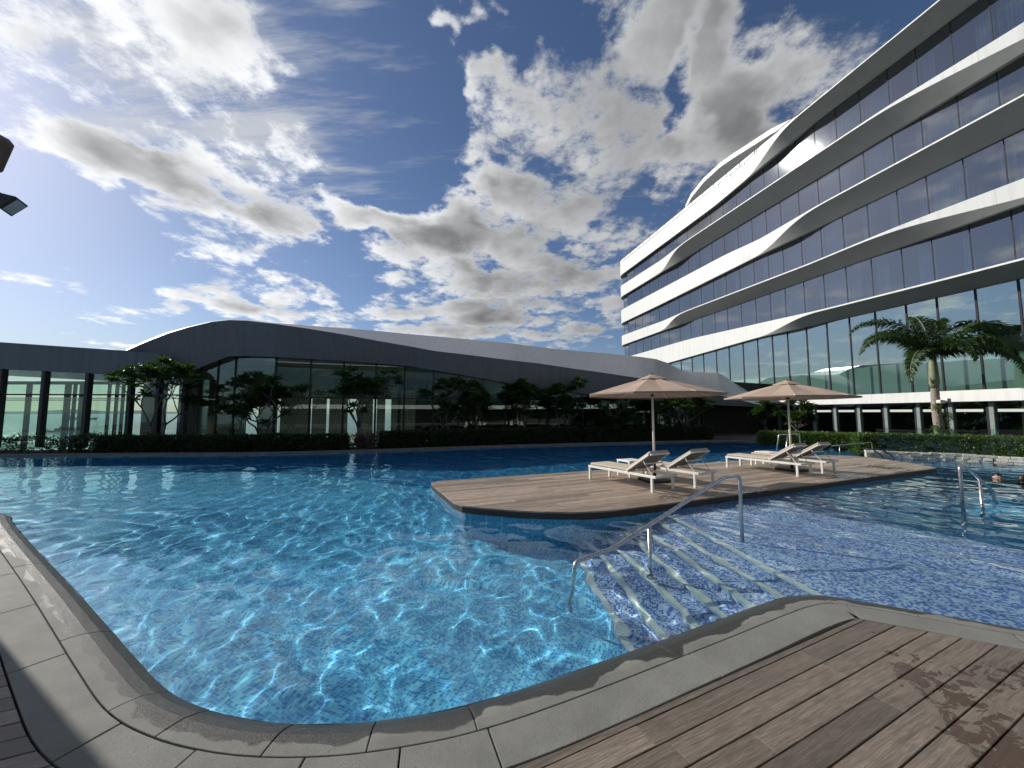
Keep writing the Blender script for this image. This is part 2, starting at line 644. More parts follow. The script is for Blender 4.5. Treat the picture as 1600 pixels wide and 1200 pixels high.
M['darkgrey'] = panelled('dark_grey_cladding', (0.15, 0.166, 0.186), 0.38, (0.95, 0.3, 0.0), 2.4, 0.5, 0.2)
M['roofgrey'] = panelled('grey_roof_membrane', (0.33, 0.342, 0.36), 0.45, (0.95, 0.3, 0.0), 1.2, 0.3, 0.2)
M['white'] = panelled('white_panel_cladding', (0.66, 0.67, 0.65), 0.5, (-0.2, 0.98, 0.0), 3.1)
M['soffit'] = plain('soffit_shade_grey', (0.24, 0.25, 0.24), 0.6, var=0.08, scale=0.8)  # underside shade of the white ribbons, put into a darker colour
M['white_metal'] = plain('white_powder_coat', (0.78, 0.76, 0.71), 0.4, var=0.04)
M['steel'] = plain('brushed_steel', (0.58, 0.58, 0.58), 0.3, metal=1.0, var=0.08, scale=20)
M['black'] = plain('black_aluminium', (0.014, 0.015, 0.018), 0.45, var=0.2)
M['mullion'] = plain('dark_mullion', (0.022, 0.025, 0.032), 0.6, var=0.2, spec=0.2)
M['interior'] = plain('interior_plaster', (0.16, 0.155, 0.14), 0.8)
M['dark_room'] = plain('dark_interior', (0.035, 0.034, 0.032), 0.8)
M['jamb'] = plain('grey_green_jamb', (0.20, 0.25, 0.23), 0.5)
M['mintwall'] = plain('pale_interior_wall', (0.56, 0.60, 0.55), 0.7, var=0.06, scale=0.5)
M['curtain'] = plain('sheer_curtain', (0.66, 0.68, 0.70), 0.85, var=0.12, scale=3)
M['drape'] = plain('taupe_drape', (0.28, 0.265, 0.235), 0.85, var=0.15, scale=2)
m_, t_, b_ = mat('backlit_drape')
b_.inputs['Base Color'].default_value = (0.36, 0.34, 0.30, 1)
b_.inputs['Roughness'].default_value = 0.9
tl_ = t_.n('ShaderNodeBsdfTranslucent')
t_.put(tl_.inputs[0], t_.mix(t_.noise(t_.n('ShaderNodeNewGeometry').outputs['Position'], 3.0, 4.0), (0.22, 0.21, 0.18), (0.40, 0.38, 0.33)))
mx_ = t_.n('ShaderNodeMixShader')
mx_.inputs[0].default_value = 0.55
t_.L.new(b_.outputs[0], mx_.inputs[1])
t_.L.new(tl_.outputs[0], mx_.inputs[2])
t_.L.new(mx_.outputs[0], t_.N['Material Output'].inputs[0])
M['thin_drape'] = m_
M['hglass'] = glassy('hotel_glass', (0.40, 0.46, 0.52), 0.20, 0.03, (0.88, 0.90, 0.93), 0.05)
M['bglass'] = glassy('ballroom_glass', (0.74, 0.86, 0.82), 0.27, 0.004, (0.80, 0.92, 0.97), 0.02)
M['pglass'] = glassy('pavilion_glass', (0.82, 0.93, 0.885), 0.09, 0.0, (0.9, 1.0, 0.98), 0.015)
M['fglass'] = glassy('fence_glass', (0.80, 0.90, 0.86), 0.06, 0.0)
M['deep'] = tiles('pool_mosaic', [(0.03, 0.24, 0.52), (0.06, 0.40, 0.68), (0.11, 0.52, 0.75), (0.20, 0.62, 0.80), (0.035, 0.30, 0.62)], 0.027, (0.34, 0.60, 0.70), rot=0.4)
M['depth_dark'] = tiles('depth_darkened_mosaic', [(0.014, 0.13, 0.34), (0.025, 0.20, 0.44), (0.04, 0.26, 0.52), (0.06, 0.32, 0.56)], 0.027, (0.13, 0.31, 0.44), rot=0.4)
M['shelf'] = tiles('shelf_mosaic', [(0.03, 0.10, 0.36), (0.36, 0.48, 0.66), (0.08, 0.21, 0.50), (0.46, 0.57, 0.72), (0.04, 0.12, 0.40), (0.40, 0.50, 0.68)], 0.024, (0.46, 0.55, 0.66), rot=0.2)
M['nosing'] = tiles('pale_step_tile', [(0.62, 0.66, 0.60), (0.66, 0.70, 0.64), (0.58, 0.63, 0.58)], 0.03, (0.5, 0.55, 0.52))
M['deck'] = wood('weathered_deck', PLANK_A, (0.125, 0.100, 0.079), (0.285, 0.233, 0.185),
                 wet_at=[(2.55, 2.35, 0.95, 0.42, 1.25), (2.2, 1.75, 0.6, 0.4, 0.9), (3.2, 2.5, 0.6, 0.3, 0.2), (1.75, 1.7, 0.35, 0.22, 0.6)])
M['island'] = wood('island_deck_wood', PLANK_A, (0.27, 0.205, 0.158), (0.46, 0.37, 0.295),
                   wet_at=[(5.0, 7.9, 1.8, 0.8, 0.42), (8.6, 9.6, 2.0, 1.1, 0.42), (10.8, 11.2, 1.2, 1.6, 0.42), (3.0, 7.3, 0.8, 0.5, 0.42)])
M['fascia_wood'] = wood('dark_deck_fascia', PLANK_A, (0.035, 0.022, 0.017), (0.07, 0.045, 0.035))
M['slab'] = stone('grey_andesite_slab', (0.225, 0.225, 0.205))
M['far_slab'] = stone('far_coping_stone', (0.22, 0.20, 0.18), wet=False)
M['sub'] = plain('shadowed_substrate', (0.03, 0.03, 0.03), 0.9)
M['ground'] = plain('terrace_concrete', (0.18, 0.175, 0.165), 0.85, scale=2.0)
M['soil'] = plain('planting_soil', (0.05, 0.04, 0.03), 0.95, var=0.3, scale=8, bump=0.5)
M['pale_stone'] = plain('pale_split_stone', (0.50, 0.50, 0.44), 0.8, var=0.28, scale=9, bump=0.8, bscale=25)
M['fabric'] = plain('taupe_canopy_fabric', (0.42, 0.315, 0.245), 0.85, var=0.05, scale=3, bump=0.1, bscale=200)
M['sling'] = plain('beige_cushion_fabric', (0.52, 0.46, 0.38), 0.9, var=0.06, bump=0.1, bscale=250)
M['sling_back'] = plain('grey_sling_mesh', (0.20, 0.185, 0.165), 0.8, var=0.08)
M['bark'] = plain('grey_bark', (0.13, 0.115, 0.10), 0.85, var=0.3, scale=14, bump=0.6, bscale=40)
M['palm_bark'] = plain('ringed_palm_bark', (0.27, 0.24, 0.20), 0.8, var=0.25, scale=10, bump=0.5, bscale=30)
M['crownshaft'] = plain('palm_crownshaft', (0.20, 0.22, 0.13), 0.5, var=0.2)
M['frangi'] = leaf('frangipani_leaf', (0.034, 0.072, 0.024), (0.07, 0.13, 0.034), 0.30, 0.33)
M['hedge'] = leaf('hedge_leaf', (0.055, 0.105, 0.022), (0.13, 0.21, 0.04), 0.25, 0.45)
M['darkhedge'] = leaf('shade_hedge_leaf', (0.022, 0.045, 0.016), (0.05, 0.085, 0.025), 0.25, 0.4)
M['cordyline'] = leaf('cordyline_leaf', (0.05, 0.045, 0.03), (0.12, 0.03, 0.035), 0.25, 0.4)
M['palm'] = leaf('palm_leaflet', (0.030, 0.070, 0.020), (0.075, 0.135, 0.035), 0.22, 0.36)
M['epiphyte'] = leaf('epiphyte_leaf', (0.05, 0.11, 0.02), (0.13, 0.19, 0.04), 0.25, 0.4)
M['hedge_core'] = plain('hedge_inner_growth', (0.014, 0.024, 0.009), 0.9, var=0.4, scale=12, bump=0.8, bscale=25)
M['skin'] = plain('skin', (0.36, 0.24, 0.175), 0.5, var=0.05)
M['hair'] = plain('black_hair', (0.012, 0.010, 0.010), 0.35, var=0.3, bump=0.5, bscale=120)
M['navy'] = plain('navy_swimwear', (0.008, 0.018, 0.09), 0.5)
M['hull'] = plain('ship_grey', (0.13, 0.14, 0.15), 0.6)
M['hull2'] = plain('ship_superstructure', (0.22, 0.23, 0.24), 0.6)
M['lens'] = plain('lamp_lens', (0.45, 0.46, 0.46), 0.2)
M['bronze'] = plain('brown_lamp_housing', (0.10, 0.075, 0.06), 0.5)
M['hill'] = plain('far_hill', (0.10, 0.14, 0.15), 0.9, scale=0.002)

# sea
m_, t_, b_ = mat('sea_water')
b_.inputs['Base Color'].default_value = (0.02, 0.07, 0.075, 1)
b_.inputs['Roughness'].default_value = 0.12
gp_ = t_.n('ShaderNodeNewGeometry').outputs['Position']
bp_ = t_.n('ShaderNodeBump')
bp_.inputs['Strength'].default_value = 0.9
bp_.inputs['Distance'].default_value = 1.2
t_.put(bp_.inputs['Height'], t_.m('ADD', t_.noise(t_.mapping(gp_, scale=(1, 1.6, 1)), 0.12, 6.0, 0.65), t_.m('MULTIPLY', t_.noise(gp_, 0.015, 3.0), 2.0)))
t_.put(b_.inputs['Normal'], bp_.outputs[0])
M['sea'] = m_

# pool water: clear dielectric, the ripples are in the mesh
m_, t_, b_ = mat('pool_water')
t_.N.remove(b_)
gl_ = t_.n('ShaderNodeBsdfGlass')
gl_.inputs['Color'].default_value = (0.93, 1.0, 1.0, 1)
gl_.inputs['Roughness'].default_value = 0.0
gl_.inputs['IOR'].default_value = 1.33
t_.L.new(gl_.outputs[0], t_.N['Material Output'].inputs[0])
M['water'] = m_

WZ = -0.06          # water level
FZ = -1.36          # pool floor
SHZ = -0.22         # shallow shelf

# ------------------------------------------------------------------ setting: sea, hills, terraces
SEA = -14.0
tag(MB().add([(-26000, -26000, SEA), (26000, -26000, SEA), (26000, 26000, SEA), (-26000, 26000, SEA)], [(0, 1, 2, 3)]).build('sea', M['sea']), kind='structure')
hb = MB()
hn = 90
for layer, (dist, h0, h1) in enumerate(((9000, 20, 70),)):
    pts = []
    for i in range(hn):
        a = R(-78 + 44 * i / (hn - 1))
        hgt = h0 + (h1 - h0) * (0.5 + 0.5 * math.sin(i * 0.21 + 1)) * (0.6 + 0.4 * math.sin(i * 0.57)) * max(0, math.sin(math.pi * i / (hn - 1)))
        pts.append((math.sin(a) * dist, math.cos(a) * dist, hgt))
    vs = []
    for (x, y, z) in pts:
        vs += [(x, y, SEA - 5), (x * 1.02, y * 1.02, z), (x * 1.14, y * 1.14, SEA - 5)]
    fs = []
    for i in range(hn - 1):
        b0 = i * 3
        fs += [(b0, b0 + 3, b0 + 4, b0 + 1), (b0 + 1, b0 + 4, b0 + 5, b0 + 2)]
    hb.add(vs, fs)
tag(hb.build('hills', M['hill']), kind='structure')

# near edge of the pool (left to right), at the water line
EDGE = resample([(-40, 8.4), (-20, 7.5), (-12, 6.95), (-9.4, 6.75), (-8.35, 6.42), (-7.87, 6.1), (-6.47, 5.2), (-4.53, 3.99), (-3.35, 3.24), (-2.66, 2.8),
                 (-2.12, 2.47), (-1.75, 2.32), (-1.43, 2.245), (-1.16, 2.22), (-0.85, 2.23), (-0.55, 2.28), (-0.3, 2.345), (0.0, 2.46), (0.43, 2.655),
                 (0.94, 2.90), (1.56, 3.20), (2.17, 3.50), (2.50, 3.64), (2.72, 3.69), (2.94, 3.67), (3.41, 3.45), (4.04, 3.12), (5.5, 2.4), (8, 1.2), (14, -1.7)], 0.05)
ROW = offset(EDGE, 0.27)
OUT = offset(EDGE, 0.52)
es = np.concatenate([[0], np.cumsum(np.hypot(*np.diff(EDGE, axis=0).T))])


def idx_near(pt):
    return int(np.argmin(np.hypot(EDGE[:, 0] - pt[0], EDGE[:, 1] - pt[1])))


# near terrace body (its pool-side face is the pool wall, tiled)
inner = [tuple(p) for p in offset(EDGE, 0.02)[::4]]
body = inner + [(40, -40), (-60, -40)]
tag(MB().prism([p for p in body][::-1], -14.5, -0.12).build('near_terrace', M['sub']), kind='structure')
wall_pts = EDGE[::4]
vs, fs = [], []
for i, p in enumerate(wall_pts):
    vs += [(p[0], p[1], FZ - 0.05), (p[0], p[1], -0.07)]
for i in range(len(wall_pts) - 1):
    fs.append((2 * i + 2, 2 * i, 2 * i + 1, 2 * i + 3))
pw = MB().add(vs, fs).build('pool_wall', M['deep'])
tag(pw, kind='structure')
pw.cycles.is_caustics_receiver = True

# pool floor
pf = MB().add([(-40, 0, FZ), (26, 0, FZ), (26, 26, FZ), (-40, 26, FZ)], [(0, 1, 2, 3)]).build('pool_floor', M['deep'])
tag(pf, kind='structure')
pf.cycles.is_caustics_receiver = True

# far floor sheet, tile colour darkened to imitate light lost in deeper water
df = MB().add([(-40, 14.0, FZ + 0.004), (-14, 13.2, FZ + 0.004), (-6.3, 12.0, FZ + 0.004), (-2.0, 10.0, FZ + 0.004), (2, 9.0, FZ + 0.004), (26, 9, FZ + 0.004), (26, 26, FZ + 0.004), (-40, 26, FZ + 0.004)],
              [(0, 1, 2, 3, 4, 5, 6, 7)]).build('darkened_pool_floor', M['depth_dark'])
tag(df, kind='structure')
df.cycles.is_caustics_receiver = True

# far bank
FAR = [(-42, 13.6), (-30, 14.3), (-20.06, 14.96), (-15.51, 15.40), (-10.51, 15.72), (-6.73, 16.75), (-3.06, 18.2), (0.0, 19.33), (3.45, 20.45), (7.19, 21.45),
       (11.5, 22.75), (13.2, 22.6), (14.4, 21.0), (15.2, 18.6), (15.3, 17.2), (14.6, 16.0), (13.79, 14.84), (14.87, 14.26), (16.01, 13.55), (16.9, 12.45), (18.0, 10.6), (21, 5.0), (25, -3)]
FARC = np.concatenate([resample(FAR[:12], 0.25), resample(FAR[11:17], 0.25)[1:], resample(FAR[16:], 0.25)[1:]])
far_poly = [tuple(p) for p in FARC[::3]]
back = [(25, -20), (60, -20), (60, 75), (-8, 75), (-13, 25.5), (-42, 24.0)]
tag(MB().prism((far_poly + back)[::1][::-1][::-1] if False else [p for p in (far_poly + back)][::1], -14.5, -0.10).build('far_terrace', M['ground']), kind='structure')
vs, fs = [], []
for p in FARC[::2]:
    vs += [(p[0], p[1] - 0.01, FZ - 0.05), (p[0], p[1] - 0.01, -0.11)]
for i in range(len(vs) // 2 - 1):
    fs.append((2 * i, 2 * i + 2, 2 * i + 3, 2 * i + 1))
fw = MB().add(vs, fs).build('far_pool_wall', M['deep'])
tag(fw, kind='structure')
fw.cycles.is_caustics_receiver = True
# low coping along the far bank, in lengths
fc = tag(link('far_coping', None), kind='structure')
FB = resample(FAR[:14], 0.25)
FBo = offset(FB, -0.32)
FBi = offset(FB, 0.05)
step = 5
for i in range(0, len(FB) - step - 1, step):
    a = [tuple(FBi[j]) for j in range(i, i + step + 1)]
    b = [tuple(FBo[j]) for j in range(i, i + step + 1)][::-1]
    MB().prism(a + b, -0.14, 0.012 + 0.004 * random.random()).build('coping_slab', M['far_slab'], fc)
# soil behind it
so = [tuple(p) for p in offset(FB, -0.30)[::3]]
so2 = [tuple(p) for p in offset(FB, -2.3)[::3]][::-1]
tag(MB().prism(so + so2, -0.099, -0.02).build('planting_bed', M['soil']), kind='structure')

# ------------------------------------------------------------------ near coping: two rows of slabs
cop = tag(link('pool_coping', None), kind='structure')


def slab(i0, i1, A, B, za, zb, e0, e1, gap=0.006):
    n = max(2, (i1 - i0) // 2 + 1)
    ii = np.linspace(i0, i1, n)
    a = np.stack([np.interp(ii, np.arange(len(A)), A[:, 0]), np.interp(ii, np.arange(len(A)), A[:, 1])], 1)
    b = np.stack([np.interp(ii, np.arange(len(B)), B[:, 0]), np.interp(ii, np.arange(len(B)), B[:, 1])], 1)
    for c_ in (a, b):
        t0 = (c_[1] - c_[0]) / np.linalg.norm(c_[1] - c_[0])
        t1 = (c_[-1] - c_[-2]) / np.linalg.norm(c_[-1] - c_[-2])
        c_[0] += t0 * gap / 2
        c_[-1] -= t1 * gap / 2
    dz = random.uniform(-0.0015, 0.0015)
    K = 5
    vs, fs, ed = [], [], []
    for j in range(n):
        for k in range(K):
            u = k / (K - 1)
            p = a[j] * (1 - u) + b[j] * u
            z = za + (zb - za) * min(1, u * 1.7) if za != zb else za
            if k == 0 and za != zb:
                z -= 0.012
            vs.append((p[0], p[1], z + dz))
            ed.append(e0 + (e1 - e0) * u)
    nt_ = len(vs)
    for j in range(n):
        for k in (0, K - 1):
            p = vs[j * K + k]
            vs.append((p[0], p[1], -0.125))
            ed.append(ed[j * K + k])
    for j in range(n - 1):
        for k in range(K - 1):
            q0 = j * K + k
            fs.append((q0, q0 + 1, q0 + K + 1, q0 + K))
        fs.append((j * K, (j + 1) * K, nt_ + (j + 1) * 2, nt_ + j * 2))
        fs.append((nt_ + j * 2 + 1, nt_ + (j + 1) * 2 + 1, (j + 1) * K + K - 1, j * K + K - 1))
    for j, fl in ((0, False), (n - 1, True)):
        loop = [j * K + k for k in range(K)] + [nt_ + j * 2 + 1, nt_ + j * 2]
        fs.append(tuple(loop[::-1] if not fl else loop))
    mb = MB().add(vs, [f_[::-1] for f_ in fs])
    o = mb.build('stone_slab', M['slab'], cop, bevel=0.004)
    at = o.data.attributes.new('edge', 'FLOAT', 'POINT')
    at.data.foreach_set('value', ed)
    return o


marks = [idx_near(p) for p in ((-2.12, 2.47), (-1.75, 2.32), (-1.2, 2.22), (-0.74, 2.25), (-0.26, 2.36), (1.02, 2.94), (2.2, 3.52), (2.85, 3.69), (3.45, 3.43))]
left = [marks[0] - int(k * 1.22 / 0.05) for k in range(1, 26) if marks[0] - int(k * 1.22 / 0.05) > 0][::-1]
right = [marks[-1] + int(k * 1.2 / 0.05) for k in range(1, 12) if marks[-1] + int(k * 1.2 / 0.05) < len(EDGE) - 1]
J = left + marks + right
for a, b in zip(J[:-1], J[1:]):
    slab(a, b, EDGE, ROW + (0.0), -0.05, 0.0, 0.0, 1.0)
ROW2 = offset(EDGE, 0.278)
marks2 = [idx_near(p) for p in ((-2.0, 2.41), (-1.52, 2.26), (-0.98, 2.22), (-0.60, 2.27), (-0.20, 2.38), (1.08, 2.97), (2.26, 3.55), (3.0, 3.65), (3.9, 3.2))]
left2 = [marks2[0] - int((k * 1.22 - 0.08) / 0.05) for k in range(1, 26) if marks2[0] - int((k * 1.22 - 0.08) / 0.05) > 0][::-1]
right2 = [marks2[-1] + int(k * 1.2 / 0.05) for k in range(1, 12) if marks2[-1] + int(k * 1.2 / 0.05) < len(EDGE) - 1]
J2 = left2 + marks2 + right2
for a, b in zip(J2[:-1], J2[1:]):
    slab(a, b, ROW2, OUT, 0.0, 0.0, 1.05, 2.0, gap=0.009)

# ------------------------------------------------------------------ plank decks


def crossings(poly, o, ax):
    """params along direction ax where the line offset o (along its left normal) meets the closed polygon"""
    p = np.array((math.cos(ax), math.sin(ax)))
    n = np.array((-math.sin(ax), math.cos(ax)))
    P = np.asarray(poly)
    d = P @ n - o
    s = P @ p
    out = []
    for i in range(len(P)):
        j = (i + 1) % len(P)
        if (d[i] <= 0) != (d[j] <= 0):
            t = d[i] / (d[i] - d[j])
            out.append(s[i] + (s[j] - s[i]) * t)
    return sorted(out)


def slices(poly, o0, o1, ax, k, lo, hi, n=7):
    """ends of the k-th stretch on n lines across a strip"""
    out = []
    for o in np.linspace(o0, o1, n):
        c = crossings(poly, o, ax)
        c = ([lo] + c + [hi]) if lo is not None else c
        out.append((o, c[k], c[k + 1]))
    return out


def plank_prism(sl, ax, z0, z1):
    """sl: (offset, start, end) lines across one board"""
    p = np.array((math.cos(ax), math.sin(ax)))
    n = np.array((-math.sin(ax), math.cos(ax)))
    flat = max(abs(q_[1] - sl[0][1]) for q_ in sl) < 1e-6
    flat2 = max(abs(q_[2] - sl[0][2]) for q_ in sl) < 1e-6
    Lq = [sl[0], sl[-1]] if flat else sl
    Rq = [sl[0], sl[-1]] if flat2 else sl
    pts = [p * q_[2] + n * q_[0] for q_ in Rq] + [p * q_[1] + n * q_[0] for q_ in Lq[::-1]]
    return MB().prism([tuple(x) for x in pts], z0, z1)


# foreground deck: everything outside the coping
deck = tag(link('wooden_deck', None), kind='structure')
ho_ = offset(EDGE, 0.53)
hole = [tuple(ho_[i]) for i in range(0, len(ho_), 2) if not (0.30 < EDGE[i][0] < 2.25 or 3.2 < EDGE[i][0] < 13.5)] + [(40, 30), (-40, 30)]
hole = np.array(hole)
pn = np.array((-math.sin(PLANK_A), math.cos(PLANK_A)))
PW, GAP = 0.142, 0.007


def sub_strips(oa, ob):
    ca, cb = crossings(hole, oa, PLANK_A), crossings(hole, ob, PLANK_A)
    if len(ca) == len(cb):
        return [(oa, ob, ca, cb)]
    lo, hi = oa, ob
    for _ in range(14):
        md = (lo + hi) / 2
        if len(crossings(hole, md, PLANK_A)) == len(ca):
            lo = md
        else:
            hi = md
    return [(oa, lo, ca, crossings(hole, lo, PLANK_A)), (hi, ob, crossings(hole, hi, PLANK_A), cb)]


o_ = -3.6
LO, HI = -9.0, 9.0
while o_ < 4.6:
    for (oa, ob, ca, cb) in sub_strips(o_, o_ + PW - GAP):
        if len(ca) != len(cb) or ob - oa < 0.004:
            continue
        for k in range(0, len(ca) + 1, 2):      # the stretches outside the coping
            sl = slices(hole, oa + 1e-5, ob - 1e-5, PLANK_A, k, LO, HI)
            if max(q_[2] for q_ in sl) - min(q_[2] for q_ in sl) > 0.4:
                sl = slices(hole, oa + 1e-5, ob - 1e-5, PLANK_A, k, LO, HI, 70)
            if max(q_[2] - q_[1] for q_ in sl) < 0.03:
                continue
            cuts = []
            s = max(q_[1] for q_ in sl) + random.uniform(0.5, 2.0)
            while s < min(q_[2] for q_ in sl) - 0.25:
                cuts.append(s)
                s += random.uniform(1.1, 2.4)
            for i in range(len(cuts) + 1):
                g0 = 0.0015
                part = [(q_[0], cuts[i - 1] + g0 if i > 0 else q_[1], cuts[i] - g0 if i < len(cuts) else q_[2]) for q_ in sl]
                mid = np.array((math.cos(PLANK_A), math.sin(PLANK_A))) * (part[0][1] + part[0][2]) / 2 + pn * oa
                if mid[1] < -3.0 or abs(mid[0]) > 8.2:
                    continue
                dz = random.uniform(-0.0012, 0.0012)
                plank_prism(part, PLANK_A, -0.03, dz).build('plank', M['deck'], deck, bevel=0.003)
    o_ += PW

# deck island in the pool
IZ = 0.06
ISL = [(-1.83, 8.78), (-1.79, 8.58), (-1.02, 6.86), (-0.86, 6.65), (-0.6, 6.52), (0.0, 6.33), (0.5, 6.23), (0.95, 6.21), (1.45, 6.27), (1.95, 6.44), (12.0, 10.93), (12.33, 11.12),
       (12.62, 12.0), (12.80, 13.0), (12.84, 13.7), (12.5, 14.15), (12.01, 14.42), (11.2, 14.2), (2.25, 10.6), (-1.4, 9.12), (-1.72, 8.97)]
isl = tag(link('island_deck', None), kind='structure')
ISLc = np.array(ISL)
cen = ISLc.mean(0)
inn = [tuple(p) for p in (ISLc + (cen - ISLc) / np.linalg.norm(cen - ISLc, axis=1)[:, None] * 0.06)]
ib = MB().prism(inn, FZ - 0.05, IZ - 0.10).build('island_base', M['deep'], isl)
ib.cycles.is_caustics_receiver = True
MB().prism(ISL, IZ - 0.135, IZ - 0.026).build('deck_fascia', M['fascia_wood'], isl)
isl_in = [tuple(p) for p in (ISLc + (cen - ISLc) / np.linalg.norm(cen - ISLc, axis=1)[:, None] * -0.012)]
ia = math.atan2(0.411, 0.912)
ni = np.array((-math.sin(ia), math.cos(ia)))
proj = np.array(isl_in) @ ni
o_ = proj.min() + 0.001
while o_ < proj.max() - 0.02:
    oa, ob = o_, min(o_ + PW - 0.006, proj.max() - 0.004)
    sl = slices(isl_in, oa + 1e-4, ob, ia, 0, None, None)
    cuts = []
    s = max(q_[1] for q_ in sl) + random.uniform(0.8, 2.6)
    while s < min(q_[2] for q_ in sl) - 0.4:
        cuts.append(s)
        s += random.uniform(1.8, 3.0)
    for i in range(len(cuts) + 1):
        part = [(q_[0], cuts[i - 1] + 0.001 if i > 0 else q_[1], cuts[i] - 0.001 if i < len(cuts) else q_[2]) for q_ in sl]
        plank_prism(part, ia, IZ - 0.025, IZ + random.uniform(-0.001, 0.001)).build('plank', M['island'], isl)
    o_ += PW

# shallow shelf and steps
NX = lambda i, y: 2.97 - 0.305 * i - 0.105 * (y - 3.83)
shelf_poly = [(NX(0, 1.5), 1.5), (10, 0.0), (9.2, 3.4), (6.6, 4.95), (6.05, 5.7), (6.0, 7.2), (6.25, 8.55), (6.3, 9.0), (NX(0, 7.2), 7.2)]
sh = MB().prism(shelf_poly, FZ - 0.02, SHZ).build('pool_shelf', M['shelf'])
tag(sh, kind='structure')
sh.cycles.is_caustics_receiver = True
stp = tag(link('pool_steps', None), kind='structure')
SR = 0.16
for i in range(1, 7):
    z = SHZ - SR * i
    y0, y1 = 2.2, 7.3
    p = [(NX(i, y0), y0), (NX(i - 1, y0) - 0.001, y0), (NX(i - 1, y1) - 0.001, y1), (NX(i, y1), y1)]
    o = MB().prism(p, FZ - 0.02, z).build('step', M['shelf'], stp)
    o.cycles.is_caustics_receiver = True
for i in range(0, 7):
    z = SHZ - SR * i
    y0, y1 = (3.66 if i == 0 else 2.2), 7.1
    wd = 0.062
    ys_ = np.linspace(y0, y1, 14)
    A = [(NX(i, y) - 0.004, y) for y in ys_]
    B = [(NX(i, y) + wd, y) for y in ys_][::-1]
    o = MB().prism((A + B)[::-1], z - 0.06, z + 0.004).build('step_nosing', M['nosing'], stp)
    o.cycles.is_caustics_receiver = True

# pool water
xs = np.concatenate([np.arange(-40, -7.5, 0.14), np.arange(-7.5, 8.5, 0.036), np.arange(8.5, 26, 0.11)])
ys = np.concatenate([np.arange(-3, 1.9, 0.2), np.arange(1.9, 8.6, 0.036), np.arange(8.6, 23.5, 0.09)])
X, Y = np.meshgrid(xs, ys)
Z = np.zeros_like(X)
wr = np.random.RandomState(5)
X2 = X + 0.25 * np.sin(0.7 * Y + 0.4 * X)
Y2 = Y + 0.25 * np.sin(0.6 * X - 0.5 * Y)
for i in range(72):
    lam = math.exp(wr.uniform(math.log(0.20), math.log(1.05)))
    th = wr.normal(0.75, 0.65)
    k = 2 * math.pi / lam
    Z += 0.00145 * lam * np.sin(k * (X2 * math.cos(th) + Y2 * math.sin(th)) + wr.uniform(0, 6.28))
gain = 0.78 + 0.30 * np.sin(0.9 * X + 0.6 * Y + 0.5) * np.sin(0.8 * Y - 0.5 * X + 1.0) + 0.18 * np.sin(0.37 * X - 1.1 * Y)
gain = gain * np.where(X > 5.5, 1.15, 1.0)
Z = Z * gain + WZ
ii = np.arange(X.size).reshape(X.shape)
F_ = np.stack([ii[:-1, :-1], ii[:-1, 1:], ii[1:, 1:], ii[1:, :-1]], -1).reshape(-1, 4)
wo = link('pool_water', arr_mesh('pool_water', np.stack([X, Y, Z], -1).reshape(-1, 3), F_, M['water'], True))
tag(wo, kind='structure')
wo.cycles.is_caustics_caster = True

# ------------------------------------------------------------------ hotel
VX, DD = 680.0, 27.0
fa = math.atan((800 - VX) / FPX)
FD = Vector((-math.sin(fa), math.cos(fa), 0))      # along the facade, away from the viewer
FN = Vector((math.cos(fa), math.sin(fa), 0))       # into the building
S1, RC, S0 = 49.6, 2.2, -70.0
SB, RB = 4.0, 20.0


def fpt(s, n, z):
    """point on the facade line: s along it, n metres out from the glass"""
    if s < SB:
        c = FN * (DD - RB) + FD * SB
        ph = min((SB - s) / RB, math.pi / 2)
        p = c + (FN * math.cos(ph) - FD * math.sin(ph)) * (RB - n)
        rest = (SB - s) - RB * ph
        p = p - FN * rest
    elif s <= S1:
        p = FN * (DD - n) + FD * s
    else:
        c = FN * (DD + RC) + FD * S1
        ph = (s - S1) / RC
        if ph <= math.pi / 2:
            p = c + (-FN * math.cos(ph) + FD * math.sin(ph)) * (RC + n)
        else:
            p = c + FD * (RC + n) + FN * (RC * (ph - math.pi / 2))
    return Vector((p.x, p.y, z))


S_END = S1 + RC * math.pi / 2 + 9.0
ST = [S0 + i * 2.0 for i in range(int((SB - S0) / 2.0))] + [SB + i * 0.5 for i in range(int((S1 - SB) / 0.5))] + [S1 + i * 0.34 for i in range(13)] + [S1 + RC * math.pi / 2 + k for k in (0.4, 3, 6, 9)]


def interp(tab, s):
    return float(np.interp(s, [p[0] for p in tab], [p[1] for p in tab]))


def sm(tab, s):
    # smoothed interpolation so that the ribbons bend softly
    return (interp(tab, s - 0.7) + interp(tab, s) * 2 + interp(tab, s + 0.7)) / 4


